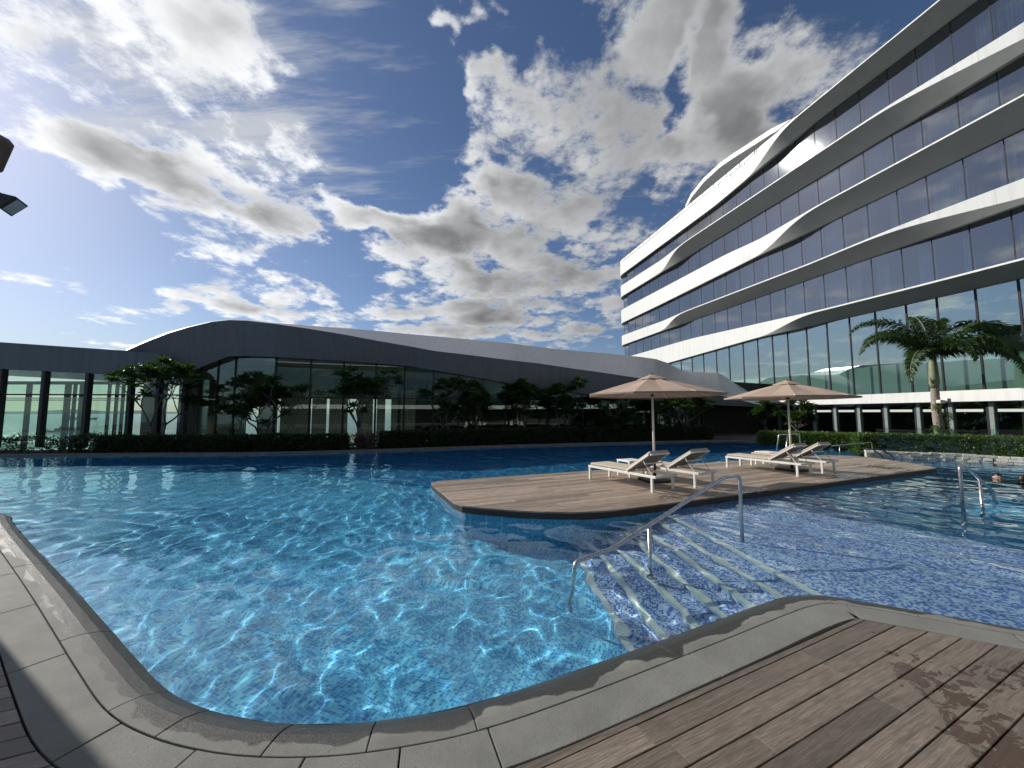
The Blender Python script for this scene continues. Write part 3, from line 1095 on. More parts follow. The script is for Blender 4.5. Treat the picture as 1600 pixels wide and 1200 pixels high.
hotel = empty('hotel_building', (0, 0, 0))
tag(hotel, 'tall white hotel with wave-shaped balcony ribbons and long rows of dark glass', 'building')
BANDS = [  # top edge, bottom edge, crease (0 = all white face, 1 = all soffit) as functions of s
    ([(0, 23.65), (60, 23.65)], [(0, 22.65), (21, 22.85), (26, 22.5), (31, 22.15), (60, 22.15)], [(0, 1), (20.5, 1), (27.5, 0), (60, 0)]),
    ([(0, 19.3), (11, 19.4), (16, 19.8), (34, 20.0), (40, 19.75), (60, 20.1)], [(0, 18.55), (22, 18.6), (38, 18.8), (60, 18.95)], [(0, 0.25), (10, 0.35), (18.3, 1), (34.2, 1), (41, 0), (60, 0)]),
    ([(0, 16.1), (20, 16.15), (26, 15.95), (30, 16.2), (60, 16.5)], [(0, 15.0), (20, 15.0), (27, 15.05), (41, 14.9), (60, 14.9)], [(0, 1), (20, 1), (27, 0), (60, 0)]),
    ([(0, 12.2), (11, 12.25), (16, 12.4), (21, 12.3), (34, 12.5), (40, 12.4), (60, 12.9)], [(0, 11.35), (14, 11.45), (30, 11.5), (41, 11.6), (60, 11.6)], [(0, 0.1), (11, 0.25), (18.6, 1), (34.6, 1), (41, 0), (60, 0)]),
    ([(0, 8.6), (15, 8.68), (20, 8.75), (28, 9.05), (35, 9.35), (60, 9.4)], [(0, 7.9), (20, 8.0), (27, 8.05), (33, 7.8), (40, 7.5), (60, 7.5)], [(0, 1), (20, 1), (27, 0), (60, 0)]),
]
for bi, (tt, bb, cc) in enumerate(BANDS):
    vs, fs = [], []
    for s in ST:
        c = sm(cc, s)
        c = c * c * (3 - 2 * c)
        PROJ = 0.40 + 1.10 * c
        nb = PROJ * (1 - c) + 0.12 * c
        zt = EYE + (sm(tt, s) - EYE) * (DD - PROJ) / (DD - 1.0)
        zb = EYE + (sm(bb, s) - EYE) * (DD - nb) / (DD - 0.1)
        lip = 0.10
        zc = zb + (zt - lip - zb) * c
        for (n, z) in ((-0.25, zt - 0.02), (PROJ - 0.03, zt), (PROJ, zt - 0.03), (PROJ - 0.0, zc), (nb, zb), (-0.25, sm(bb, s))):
            vs.append(fpt(s, n, z))
    for i in range(len(ST) - 1):
        for k in range(5):
            a = i * 6 + k
            fs.append((a, a + 6, a + 7, a + 1))
        fs.append((i * 6 + 5, i * 6 + 11, i * 6 + 6, i * 6))
    o = MB().add(vs, fs).build('balcony_ribbon', M['white'], hotel)
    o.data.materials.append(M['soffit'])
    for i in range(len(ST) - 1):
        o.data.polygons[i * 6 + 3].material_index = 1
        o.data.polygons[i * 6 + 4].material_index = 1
    md = o.modifiers.new('split', 'EDGE_SPLIT')
    md.split_angle = R(12)
    o.data.shade_smooth()
# ledge between the tall glazing and the ground floor
vs, fs = [], []
for s in ST:
    for (n, z) in ((-0.3, 2.84), (0.30, 2.80), (0.36, 2.23), (-0.3, 2.20)):
        vs.append(fpt(s, n, z))
for i in range(len(ST) - 1):
    for k in range(4):
        a, b = i * 4 + k, i * 4 + (k + 1) % 4
        fs.append((a, a + 4, b + 4, b))
MB().add(vs, fs).build('ledge', M['white'], hotel)

MUL = [39.47, 37.46, 35.62, 33.84, 32.03, 30.38, 28.73, 27.16, 25.72, 24.35, 22.8, 21.31, 19.82, 18.31, 16.72, 15.33, 13.81, 12.35]
s = MUL[0]
while s < S1 - 1.5:
    s += 1.9
    MUL.insert(0, s)
MUL.insert(0, S1 + 1.2)
MUL.insert(0, S1 + 2.6)
MUL.insert(0, S1 + 4.0)
s = MUL[-1]
while s > 4.0:
    s -= 1.5
    MUL.append(s)


def pane(s0, s1, zb0, zb1, zt0, zt1, name, m, n=0.0, th=0.02):
    vs = []
    for nn in (n, n - th):
        vs += [fpt(s0, nn, zb0), fpt(s1, nn, zb1), fpt(s1, nn, zt1), fpt(s0, nn, zt0)]
    return MB().add(vs, [(0, 1, 2, 3), (7, 6, 5, 4), (0, 4, 5, 1), (1, 5, 6, 2), (2, 6, 7, 3), (3, 7, 4, 0)]).build(name, m, hotel)


def mull(s, z0, z1, n=0.04, wd=0.07, m=None, dep=0.10, name='mullion'):
    a, b = fpt(s, n, z0), fpt(s, n - dep, z0)
    t = (fpt(s + 0.01, n, z0) - a).normalized() * wd / 2
    vs = [a - t, a + t, b + t, b - t]
    vs += [Vector((p.x, p.y, z1)) for p in vs]
    return MB().add(vs, [(3, 2, 1, 0), (4, 5, 6, 7), (0, 1, 5, 4), (1, 2, 6, 5), (2, 3, 7, 6), (3, 0, 4, 7)]).build(name, m or M['mullion'], hotel)


LEDGE = ([(0, 2.8), (60, 2.8)], None, None)
hr = random.Random(3)
for r_ in range(5):
    top = BANDS[r_][1]
    bot = BANDS[r_ + 1][0] if r_ < 4 else LEDGE[0]
    gm = M['bglass'] if r_ == 4 else M['hglass']
    for i in range(len(MUL) - 1):
        sa, sb = MUL[i + 1] + 0.018, MUL[i] - 0.018
        pane(sa, sb, sm(bot, sa) - 0.02, sm(bot, sb) - 0.02, sm(top, sa) + 0.02, sm(top, sb) + 0.02, 'glass_pane', gm)
        if r_ < 4 and MUL[i] < S1:
            # sheer curtains hanging behind the panes
            zb, zt = sm(bot, sa) + 0.02, sm(top, sa) - 0.02
            k = hr.random()
            spans = []
            if k < 0.35:
                w0 = hr.uniform(0.3, 0.8)
                spans = [(sa + 0.05, sa + 0.05 + w0)]
            elif k < 0.80:
                spans = [(sa + 0.04, sb - 0.04)]
            elif k < 0.9:
                spans = [(sb - hr.uniform(0.35, 0.7), sb - 0.05)]
            for (c0, c1) in spans:
                nf = max(4, int((c1 - c0) / 0.07))
                vs, fs = [], []
                for j in range(nf + 1):
                    ss = c0 + (c1 - c0) * j / nf
                    nn = -0.32 - 0.045 * (j % 2) - hr.uniform(0, 0.02)
                    vs += [fpt(ss, nn, zb), fpt(ss, nn, zt)]
                for j in range(nf):
                    fs.append((2 * j, 2 * j + 2, 2 * j + 3, 2 * j + 1))
                MB().add(vs, fs).build('curtain', M['curtain'], hotel)
    for s in MUL:
        if r_ < 4:
            mull(s, sm(bot, s) - 0.02, sm(top, s) + 0.02, n=0.012, wd=0.045)
        else:
            mull(s, sm(bot, s) - 0.02, sm(top, s) + 0.02, n=0.03, wd=0.08)
    # the wing behind the viewer, seen only in reflections: one long glazing strip per storey
    stt = [s for s in ST if s <= MUL[-1]] + [MUL[-1]]
    vs, fs = [], []
    for s in stt:
        vs += [fpt(s, 0, sm(bot, s) - 0.02), fpt(s, 0, sm(top, s) + 0.02)]
    for i in range(len(stt) - 1):
        fs.append((2 * i, 2 * i + 2, 2 * i + 3, 2 * i + 1))
    MB().add(vs, fs).build('glazing_strip', gm, hotel)


def ribbon_solid(name, n0, n1, z0, z1, m, smax=S_END, smin=S0):
    stt = [s for s in ST if smin <= s <= smax]
    vs, fs = [], []
    for s in stt:
        for (n, z) in ((n0, z0), (n0, z1), (n1, z1), (n1, z0)):
            vs.append(fpt(s, n, z))
    for i in range(len(stt) - 1):
        for k in range(4):
            a, b = i * 4 + k, i * 4 + (k + 1) % 4
            fs.append((a, b, b + 4, a + 4))
    e = (len(stt) - 1) * 4
    fs += [(3, 2, 1, 0), (e, e + 1, e + 2, e + 3)]
    return MB().add(vs, fs).build(name, m, hotel)


for (z0, z1) in ((22.2, 23.45), (18.8, 19.3), (15.05, 15.8), (11.6, 12.1), (7.95, 8.55), (2.25, 2.75), (-0.09, 0.0)):
    ribbon_solid('floor_slab', -0.26, -2.35, z0, z1, M['interior'], smax=S1 + 3.6)
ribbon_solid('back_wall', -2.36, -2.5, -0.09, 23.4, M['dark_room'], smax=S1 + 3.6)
# pale inner parapet of the lobby gallery behind the tall glass
ribbon_solid('gallery_wall', -1.7, -1.85, 2.76, 4.75, M['mintwall'], smax=42, smin=2)
ribbon_solid('roof_deck', -0.3, -14.0, 23.46, 23.56, M['roofgrey'], smax=S1, smin=SB)
# roof visor: a long shallow shell over the roof terrace
arc = [(1071, 322), (1080, 303), (1100, 278), (1126, 254), (1146, 240), (1180, 218), (1206, 201), (1241, 184), (1290, 158), (1350, 120)]
vis = []
for (x, y) in arc:
    a, b, c = pix(x, y)
    t = (DD + 0.8) / (a * FN.x + b * FN.y)
    p = Vector((a * t, b * t, EYE + c * t))
    vis.append((p.dot(FD), p.z))
vis = sorted(vis)
vs, fs = [], []
for (s, z) in vis:
    z = max(z, 23.55)
    hgt = z - 23.55
    for (n, zz_) in ((-0.75, z), (-0.78, z - min(0.45, hgt)), (-4.0, z - min(0.8, hgt)), (-9.0, z - min(0.5, hgt)), (-9.0, z)):
        vs.append(fpt(s, n, zz_))
for i in range(len(vis) - 1):
    for k in range(5):
        a, b = i * 5 + k, i * 5 + (k + 1) % 5
        fs.append((a, b, b + 5, a + 5))
vz = MB().add(vs, fs).build('roof_visor', M['white'], hotel)
md = vz.modifiers.new('split', 'EDGE_SPLIT')
md.split_angle = R(20)
vz.data.shade_smooth()
ribbon_solid('roof_rail', 0.72, 0.69, 23.95, 23.99, M['mullion'], smin=21.0, smax=S1)
for s in np.arange(21.0, S1, 1.6):
    mull(float(s), 23.6, 23.96, n=0.72, wd=0.03, dep=0.03, name='rail_post')
# ground floor: dark glass bays between pale posts, a pale solid strip across each imitates a bright reflection
GS = [s for s in MUL if s < 31]
for i in range(len(GS) - 1):
    sa, sb = GS[i + 1] + 0.06, GS[i] - 0.06
    pane(sa, sb, 0.0, 0.0, 2.21, 2.21, 'glass_pane', M['bglass'], n=-0.15)
    pane(sa + 0.10, sb - 0.28, 1.70, 1.70, 1.84, 1.84, 'reflection_strip', M['mintwall'], n=-0.10, th=0.04)
for i, s in enumerate(GS):
    mull(s, 0.0, 2.21, n=-0.06, wd=0.10, name='mullion')
    mull(s - 0.15, 0.0, 2.21, n=-0.03, wd=0.16, m=M['jamb'], dep=0.10, name='door_jamb')

# ------------------------------------------------------------------ pavilion across the pool
GLINE = [(-400, 19.2), (150, 19.6), (295, 19.4), (430, 19.1), (600, 20.5), (800, 22.3), (1000, 24.6), (1195, 27.8), (1300, 29.5)]


def gy(x):
    return float(np.interp(x, [p[0] for p in GLINE], [p[1] for p in GLINE]))


pav = empty('pavilion_building', (0, 0, 0))
tag(pav, 'low dark grey pavilion with swooping roof and glass walls across the pool', 'building')
PS = [  # x, ridge y, crease y, bottom y   (photo px)
    (197, 546, 548, 552), (231, 531, 533, 560), (262, 519, 521, 572), (292, 511, 512, 583), (330, 502, 503, 567), (358, 499, 500, 557), (386, 500, 501, 556), (430, 504.5, 506, 558),
    (485, 509, 514, 561), (537, 512.5, 522.5, 564), (590, 517, 532.5, 568), (640, 522, 541, 572), (680, 525.5, 548.5, 579), (720, 529, 553, 585.5), (760, 533, 558, 592.5),
    (800, 536.5, 563, 600), (840, 542, 567.5, 607), (890, 547.5, 575, 613), (940, 551.5, 582, 618), (1000, 557.5, 591, 624), (1025, 561, 595, 626), (1043, 567, 598, 627),
    (1065, 579, 604, 629), (1095, 581.5, 611, 631), (1124, 583, 618, 633), (1137, 591, 620.5, 634), (1160, 605, 626, 635), (1195, 634, 634.7, 636)]
xs_ = [p[0] for p in PS]
fine = np.unique(np.concatenate([np.linspace(197, 1195, 110), xs_]))
vs, fs = [], []
for x in fine:
    yr, yc, yb = (float(np.interp(x, xs_, [p[k] for p in PS])) for k in (1, 2, 3))
    g0 = gy(x)
    back_ = 0.35 + 4.2 * min(1, max(0, (yc - yr - 1.0) / 20.0))
    A = Vector(aty(x, yb, g0 + 0.02))
    B = Vector(aty(x, yb, g0 - 0.35))
    C = Vector(aty(x, yc, g0 - 0.55))
    Dd = Vector(aty(x, yr, g0 - 0.2 + back_))
    dirb = Vector((0.25, 0.97, 0))
    Eb = Dd + dirb * 2.5 + Vector((0, 0, -0.05))
    Fb = Vector((Eb.x, Eb.y, max(A.z, 2.0)))
    vs += [A, B, C, Dd, Eb, Fb]
for i in range(len(fine) - 1):
    for k in range(5):
        a = i * 6 + k
        fs.append((a, a + 6, a + 7, a + 1))
e = (len(fine) - 1) * 6
fs += [(0, 1, 2, 3, 4, 5), (e + 5, e + 4, e + 3, e + 2, e + 1, e)]
roof = MB().add(vs, fs).build('roof_shell', M['darkgrey'], pav)
roof.data.materials.append(M['roofgrey'])
for i in range(len(fine) - 1):
    roof.data.polygons[i * 5 + 2].material_index = 1
    roof.data.polygons[i * 5 + 3].material_index = 1
md = roof.modifiers.new('split', 'EDGE_SPLIT')
md.split_angle = R(18)
roof.data.shade_smooth()


def gpt(x, Yoff, z):
    """point above pixel column x on the pavilion glass line"""
    g0 = gy(x) + Yoff
    u = (x - 800.0) / FPX
    return Vector((u * g0 * 1.003, g0, z))


def ztop(x):
    yb = float(np.interp(x, xs_, [p[3] for p in PS]))
    return aty(x, yb, gy(x))[2]


def wallpiece(x0, x1, zb, zt, name, m, off=0.0, th=0.02, par=None):
    """zb, zt: numbers or (at x0, at x1)"""
    zb = zb if isinstance(zb, tuple) else (zb, zb)
    zt = zt if isinstance(zt, tuple) else (zt, zt)
    vs = [gpt(x0, off, zb[0]), gpt(x1, off, zb[1]), gpt(x1, off, zt[1]), gpt(x0, off, zt[0]),
          gpt(x0, off + th, zb[0]), gpt(x1, off + th, zb[1]), gpt(x1, off + th, zt[1]), gpt(x0, off + th, zt[0])]
    return MB().add(vs, [(0, 1, 2, 3), (7, 6, 5, 4), (0, 4, 5, 1), (1, 5, 6, 2), (2, 6, 7, 3), (3, 7, 4, 0)]).build(name, m, par or pav)


PX = [296, 313, 340, 367, 430, 485, 537, 587, 632, 677, 717, 754, 790, 822, 853, 882, 910, 938, 965, 992, 1018, 1044, 1070, 1096]
for a, b in zip(PX[:-1], PX[1:]):
    za, zb_ = max(2.2, ztop(a)) + 0.05, max(2.2, ztop(b)) + 0.05
    wallpiece(a + 0.8, b - 0.8, 0.0, 2.42, 'glass_pane', M['pglass'])
    wallpiece(a + 0.8, b - 0.8, 2.47, (max(2.6, za), max(2.6, zb_)), 'glass_pane', M['pglass'])
    wallpiece(a, b, 2.42, 2.47, 'transom', M['black'], off=-0.02, th=0.06)
for x in PX:
    p = gpt(x, 0, 0)
    MB().box(p.x - 0.03, p.x + 0.03, p.y - 0.04, p.y + 0.12, 0.0, max(2.5, ztop(x)) + 0.05).build('mullion', M['black'], pav)
# rooms behind the glass: floor, ceiling, walls and drapes
vs = [gpt(197, 0.1, 0.0), gpt(1240, 0.1, 0.0), gpt(1240, 4.5, 0.0), gpt(197, 4.5, 0.0)]
xx = [197] + PX[3:] + [1240]
fl = [tuple(gpt(x, 0.15, 0))[:2] for x in xx] + [tuple(gpt(x, 4.6, 0))[:2] for x in xx[::-1]]
MB().prism(fl, -0.09, 0.004).build('interior_floor', M['interior'], pav)
wallpiece(408, 620, 2.5, 4.6, 'inner_wall', M['interior'], off=3.2, th=0.15)
for a, b in zip((620, 700, 800, 900, 1000, 1100), (700, 800, 900, 1000, 1100, 1240)):
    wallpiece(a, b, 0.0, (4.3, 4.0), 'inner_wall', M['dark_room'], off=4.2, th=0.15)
wallpiece(296, 328, 0.0, 4.2, 'inner_wall', M['drape'], off=2.6, th=0.12)
wallpiece(328, 408, 2.45, 4.6, 'inner_wall', M['interior'], off=3.0, th=0.12)
wallpiece(328, 386, 0.0, 2.44, 'inner_wall', M['interior'], off=3.05, th=0.12)


def drape(x0, x1, z1, off, m):
    n = max(6, int((x1 - x0) / 1.6))
    vs, fs = [], []
    for j in range(n + 1):
        x = x0 + (x1 - x0) * j / n
        o = off + 0.06 * (j % 2)
        vs += [gpt(x, o, 0.01), gpt(x, o, z1)]
    for j in range(n):
        fs.append((2 * j, 2 * j + 2, 2 * j + 3, 2 * j + 1))
    MB().add(vs, fs).build('drape', m, pav)


for (a, b) in ((340, 362), (366, 388), (406, 436), (440, 484), (489, 512), (516, 545), (560, 584), (590, 603), (612, 622), (627, 650)):
    drape(a, b, 2.9, 0.35, M['thin_drape'])
ceil = [tuple(gpt(x, 0.2, 0))[:2] for x in xx] + [tuple(gpt(x, 4.6, 0))[:2] for x in xx[::-1]]
cz = [min(4.5, max(2.35, ztop(max(300, min(x, 1190))) - 0.02)) for x in xx]
MB().prism(ceil, cz + cz[::-1], [z + 0.1 for z in cz + cz[::-1]]).build('interior_ceiling', M['interior'], pav)

# open glazed gallery at the left end of the pavilion
gal = empty('glazed_gallery', (0, 0, 0))
tag(gal, 'flat roofed glass gallery with black posts, the sea visible through it', 'building')


def gal_y(x):
    return 18.0 + 0.6 * (x / 290.0)


def galp(x, z, off=0.0):
    Yv = gal_y(x)
    u = (x - 800.0) / FPX
    p = Vector((u * Yv * 1.003, Yv, z))
    return p + Vector((-0.1, 1.0, 0)) * off


GX = [-260, -120, 0, 100, 194, 243, 293]
tz, bz = [], []
for x in GX:
    yt = np.interp(x, [-260, 0, 194, 243, 293], [518, 535, 548, 552, 585])
    yb = np.interp(x, [-260, 0, 181, 293], [563, 577, 586, 589.5])
    tz.append(aty(x, float(yt), gal_y(x))[2])
    bz.append(aty(x, float(yb), gal_y(x))[2])
vs, fs = [], []
for i, x in enumerate(GX):
    bk = 0.6 if x > 200 else 5.6
    vs += [galp(x, bz[i]), galp(x, tz[i]), galp(x, tz[i] - 0.1 if x <= 243 else tz[i], bk), galp(x, bz[i] - 0.12 if x <= 200 else bz[i], bk)]
for i in range(len(GX) - 1):
    for k in range(4):
        a, b = i * 4 + k, i * 4 + (k + 1) % 4
        fs.append((a, a + 4, b + 4, b))
fs += [(0, 1, 2, 3), ((len(GX) - 1) * 4 + 3, (len(GX) - 1) * 4 + 2, (len(GX) - 1) * 4 + 1, (len(GX) - 1) * 4)]
MB().add(vs, fs).build('canopy', M['darkgrey'], gal)


def gal_bz(x):
    return float(np.interp(x, GX, bz))


GP = [-260, -195, -128, -62, 4, 71, 139, 206, 250, 291]
for a, b in zip(GP[:-1], GP[1:]):
    for (z0, z1) in ((0.0, 2.42), (2.56, None)):
        za, zb_ = (z1, z1) if z1 else (gal_bz(a) + 0.02, gal_bz(b) + 0.02)
        vs = [galp(a + 2, z0), galp(b - 2, z0), galp(b - 2, zb_), galp(a + 2, za)]
        vs += [p + Vector((0, 0.02, 0)) for p in vs]
        MB().add(vs, [(0, 1, 2, 3), (7, 6, 5, 4), (0, 4, 5, 1), (1, 5, 6, 2), (2, 6, 7, 3), (3, 7, 4, 0)]).build('glass_pane', M['pglass'], gal)
    MB().bar(galp(a, 2.52, -0.03), galp(b, 2.52, -0.03), 0.08, 0.07).build('transom', M['black'], gal)
    MB().bar(galp(a, 2.36, 0.35), galp(b, 2.36, 0.35), 0.03, 0.03).build('transom', M['black'], gal)
for x in GP:
    p = galp(x, 0)
    MB().box(p.x - 0.085, p.x + 0.085, p.y - 0.12, p.y + 0.12, 0.0, gal_bz(x) + 0.02).build('post', M['black'], gal)
for (a, b) in ((210, 224), (228, 241), (268, 290)):
    A_, B_ = galp(a, 0, 0.5), galp(b, 0, 0.5)
    MB().box(A_.x, B_.x, A_.y, A_.y + 0.35, 0.0, 3.6).build('column', M['interior'], gal)
rear = [(-230, 0.05), (-130, 0.06), (-40, 0.05), (42, 0.10), (103, 0.13), (114, 0.04), (126, 0.12), (168, 0.04), (180, 0.05), (190, 0.04), (202, 0.10)]
for (x, wd) in rear:
    u = (x - 800) / FPX
    Yv = 23.0
    zt = 3.42
    MB().box(u * Yv - wd, u * Yv + wd, Yv, Yv + 0.16, -0.09, zt).build('rear_post', M['interior'] if wd > 0.07 else M['mullion'], gal)
pa, pb = (-260 - 800) / FPX * 23.1, (202 - 800) / FPX * 23.1
MB().box(pa, pb, 23.05, 23.2, 3.38, 3.58).build('rear_beam', M['interior'], gal)
MB().box(pa, pb, 23.05, 23.10, 2.40, 2.45).build('rear_rail', M['mullion'], gal)
rp = [(-260, -130), (-130, -40), (-40, 42), (42, 103), (103, 126), (126, 180), (180, 202)]
for (a, b) in rp:
    MB().box((a - 800) / FPX * 23.08 + 0.1, (b - 800) / FPX * 23.08 - 0.1, 23.07, 23.085, 0.0, 3.36).build('rear_pane', M['pglass'], gal)

# ------------------------------------------------------------------ plants


def leaves(P, Dv, U, L, Wd, droop=0.25, fold=0.25):
    """P positions, Dv directions, U rough up vectors (n,3); returns verts and faces: 4 triangles per leaf"""
    n = len(P)
    Dv = Dv / np.linalg.norm(Dv, axis=1)[:, None]
    S = np.cross(Dv, U)
    S /= np.linalg.norm(S, axis=1)[:, None] + 1e-9
    Nn = np.cross(S, Dv)
    L = np.broadcast_to(L, (n,))[:, None]
    Wd = np.broadcast_to(Wd, (n,))[:, None]
    base = P
    mid = P + Dv * L * 0.55 - Nn * L * 0.05
    tip = P + Dv * L - Nn * L * droop
    lf = P + Dv * L * 0.58 + S * Wd * 0.5 + Nn * Wd * fold
    rt = P + Dv * L * 0.58 - S * Wd * 0.5 + Nn * Wd * fold
    V = np.stack([base, lf, tip, rt, mid], 1).reshape(-1, 3)
    b = (np.arange(n) * 5)[:, None]
    F = np.concatenate([b + np.array([[0, 4, 1]]), b + np.array([[4, 2, 1]]), b + np.array([[0, 3, 4]]), b + np.array([[4, 3, 2]])], 1).reshape(-1, 3)
    return V, F


def rand_dirs(n, r):
    v = r.normal(size=(n, 3))
    return v / np.linalg.norm(v, axis=1)[:, None]


def frangipani(seed, height, spread, lean=(0, 0), nleaf=26):
    """returns (trunk mesh, crown mesh): forked candelabra limbs with a rosette of long leaves at every tip"""
    r = random.Random(seed)
    mb = MB()
    tips = []

    def grow(p, d, ln, rad, lvl):
        q_ = p + d * ln
        bend = Vector((r.uniform(-1, 1), r.uniform(-1, 1), 0.2)) * ln * 0.14
        mb.tube([p, p + d * ln * 0.5 + bend, q_], [rad, rad * 0.85, rad * 0.72], 6, caps=True)
        if lvl == 0 or (lvl <= 3 and r.random() < 0.20):
            tips.append((q_, d))
            return
        k = 3 if r.random() < 0.72 else 2
        a0 = r.uniform(0, 6.28)
        for i in range(k):
            a = a0 + i * 2 * math.pi / k + r.uniform(-0.4, 0.4)
            side = Vector((math.cos(a), math.sin(a), 0))
            nd = (d * 0.55 + side * r.uniform(0.35, 0.95) + Vector((0, 0, r.uniform(-0.25, 0.85)))).normalized()
            grow(q_, nd, ln * r.uniform(0.55, 0.92), rad * 0.70, lvl - 1)

    nst = r.choice((2, 2, 3))
    for i in range(nst):
        a = r.uniform(0, 6.28)
        d = Vector((math.cos(a) * 0.32 + lean[0], math.sin(a) * 0.32 + lean[1], 1)).normalized()
        grow(Vector((math.cos(a) * 0.06, math.sin(a) * 0.06, -0.05)), d, height * r.uniform(0.24, 0.34), 0.055, 4)
    xr = max(abs(t[0].x) for t in tips)
    kx = (spread / 2 - 0.2) / xr
    mb.v = [(x * (1 + (kx - 1) * min(1, max(0, z) / (0.4 * height))), y, z) for (x, y, z) in mb.v]
    tips = [(Vector((t[0].x * (1 + (kx - 1) * min(1, max(0, t[0].z) / (0.4 * height))), t[0].y, t[0].z)), t[1]) for t in tips]
    zmax = max(t[0].z for t in tips)
    k = (height - 0.12) / zmax
    mb.v = [(x, y, z * k) for (x, y, z) in mb.v]
    nr = np.random.RandomState(seed)
    P, Dv, U, L, Wd = [], [], [], [], []
    for (p, d) in tips:
        p = Vector((p.x, p.y, p.z * k))
        for j in range(nleaf):
            a = j * 2.399 + r.uniform(-0.3, 0.3)
            el = r.uniform(-0.35, 0.9)
            dv = Vector((math.cos(a) * math.cos(el), math.sin(a) * math.cos(el), math.sin(el) + 0.15)) + d * 0.25
            P.append(p + d * r.uniform(-0.10, 0.02))
            Dv.append(dv)
            U.append((r.uniform(-.3, .3), r.uniform(-.3, .3), 1))
            L.append(r.uniform(0.24, 0.42))
            Wd.append(r.uniform(0.08, 0.125))
    V, F = leaves(np.array(P), np.array(Dv), np.array(U), np.array(L), np.array(Wd), 0.22, 0.18)
    return mb.mesh('trunk', M['bark'], True), arr_mesh('crown', V, F, M['frangi'])


TREES = [  # px of trunk, depth, height, spread, seed, label
    (243, 16.6, 4.0, 3.9, 21, 'leafy frangipani tree in front of the gap beside the glazed gallery'),
    (418, 16.9, 3.25, 4.7, 4, 'twisted frangipani tree with two bare forked stems before the taupe drapes'),
    (572, 18.2, 3.75, 3.8, 9, 'slender open frangipani tree, third from the gallery'),
    (692, 19.4, 3.55, 3.4, 13, 'frangipani tree behind the tip of the deck island'),
    (752, 20.2, 3.3, 2.4, 17, 'thin frangipani tree at the middle of the pavilion glass'),
    (812, 20.8, 3.5, 3.0, 29, 'frangipani tree growing left of the darkest pavilion bay'),
    (882, 21.4, 3.7, 3.1, 31, 'dense dark frangipani tree just left of the near parasol'),
    (965, 22.3, 2.75, 3.0, 37, 'low frangipani tree showing under the left half of the near parasol'),
    (1062, 23.4, 2.85, 3.8, 41, 'wide frangipani tree showing under the right half of the near parasol'),
    (1200, 24.0, 2.4, 2.0, 43, 'small shaded frangipani tree in the dark corner by the hotel'),
    (1237, 22.0, 2.7, 2.4, 47, 'small frangipani tree behind the pole of the far parasol')]
for (x, Yt, h, sp, sd_, lab) in TREES:
    u = (x - 800) / FPX
    rt_ = empty('frangipani_tree', (u * Yt, Yt, 0.0))
    tag(rt_, lab, 'tree', 'frangipani trees along the pavilion')
    tm, cm_ = frangipani(sd_, h, sp)
    link('trunk', tm, rt_)
    link('crown', cm_, rt_)


def hedge_obj(name, pts, width, height, label, m, dens=520, lf=0.055, group=None, seed=1, rough=0.05, core=True, cat='hedge'):
    """clipped hedge along a plan polyline"""
    r = np.random.RandomState(seed)
    C = resample(pts, 0.12)
    A, B = offset(C, width / 2), offset(C, -width / 2)
    ro = empty(name, (float(C[0][0]), float(C[0][1]), 0.0))
    base = np.array((C[0][0], C[0][1], 0.0))
    tag(ro, label, cat, group)
    if core:
        a = [tuple(p - base[:2]) for p in offset(C, width / 2 - 0.07)[::2]]
        b = [tuple(p - base[:2]) for p in offset(C, -width / 2 + 0.07)[::2]][::-1]
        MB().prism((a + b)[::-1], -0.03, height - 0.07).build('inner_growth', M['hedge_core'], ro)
    n = len(C)
    ln = 0.12 * (n - 1)
    P, Nn = [], []

    def put(num, fn):
        i = r.uniform(0, n - 1.001, num)
        k = i.astype(int)
        f = (i - k)[:, None]
        a = A[k] * (1 - f) + A[k + 1] * f
        b = B[k] * (1 - f) + B[k + 1] * f
        fn(num, a, b)

    def top(num, a, b):
        u = r.uniform(0, 1, num)[:, None]
        xy = a * u + b * (1 - u)
        P.append(np.concatenate([xy, (height + 0.02 * np.sin(xy[:, :1] * 5 + xy[:, 1:] * 4) + r.normal(0, rough * 0.6, (num, 1)))], 1))
        Nn.append(np.tile((0, 0, 1.0), (num, 1)))

    def side(sgn):
        def f(num, a, b):
            p, q_ = (a, b) if sgn > 0 else (b, a)
            d = p - q_
            d /= np.linalg.norm(d, axis=1)[:, None]
            xy = p + d * r.normal(0, rough, (num, 1)) - d * 0.03
            P.append(np.concatenate([xy, r.uniform(0.0, height, (num, 1))], 1))
            Nn.append(np.concatenate([d, np.zeros((num, 1))], 1))
        return f

    put(int(ln * width * dens), top)
    put(int(ln * height * dens), side(1))
    put(int(ln * height * dens * 0.7), side(-1))
    ends = int(width * height * dens)
    for (c, d) in ((C[0], C[0] - C[1]), (C[-1], C[-1] - C[-2])):
        d = d / np.linalg.norm(d)
        t = np.array((-d[1], d[0]))
        u = r.uniform(-width / 2, width / 2, (ends, 1))
        P.append(np.concatenate([c + t * u + d * r.normal(0, rough, (ends, 1)), r.uniform(0, height, (ends, 1))], 1))
        Nn.append(np.tile((d[0], d[1], 0), (ends, 1)))
    P, Nn = np.concatenate(P), np.concatenate(Nn)
    num = len(P)
    Dv = Nn * 0.8 + rand_dirs(num, r) * 0.9 + np.array((0, 0, 0.35))
    V, F = leaves(P - base, Dv, rand_dirs(num, r) * 0.7 + np.array((0, 0, 1.0)), r.uniform(0.7, 1.3, num) * lf, r.uniform(0.4, 0.65, num) * lf, 0.15, 0.15)
    link('foliage', arr_mesh('foliage', V, F, m), ro)
    return ro


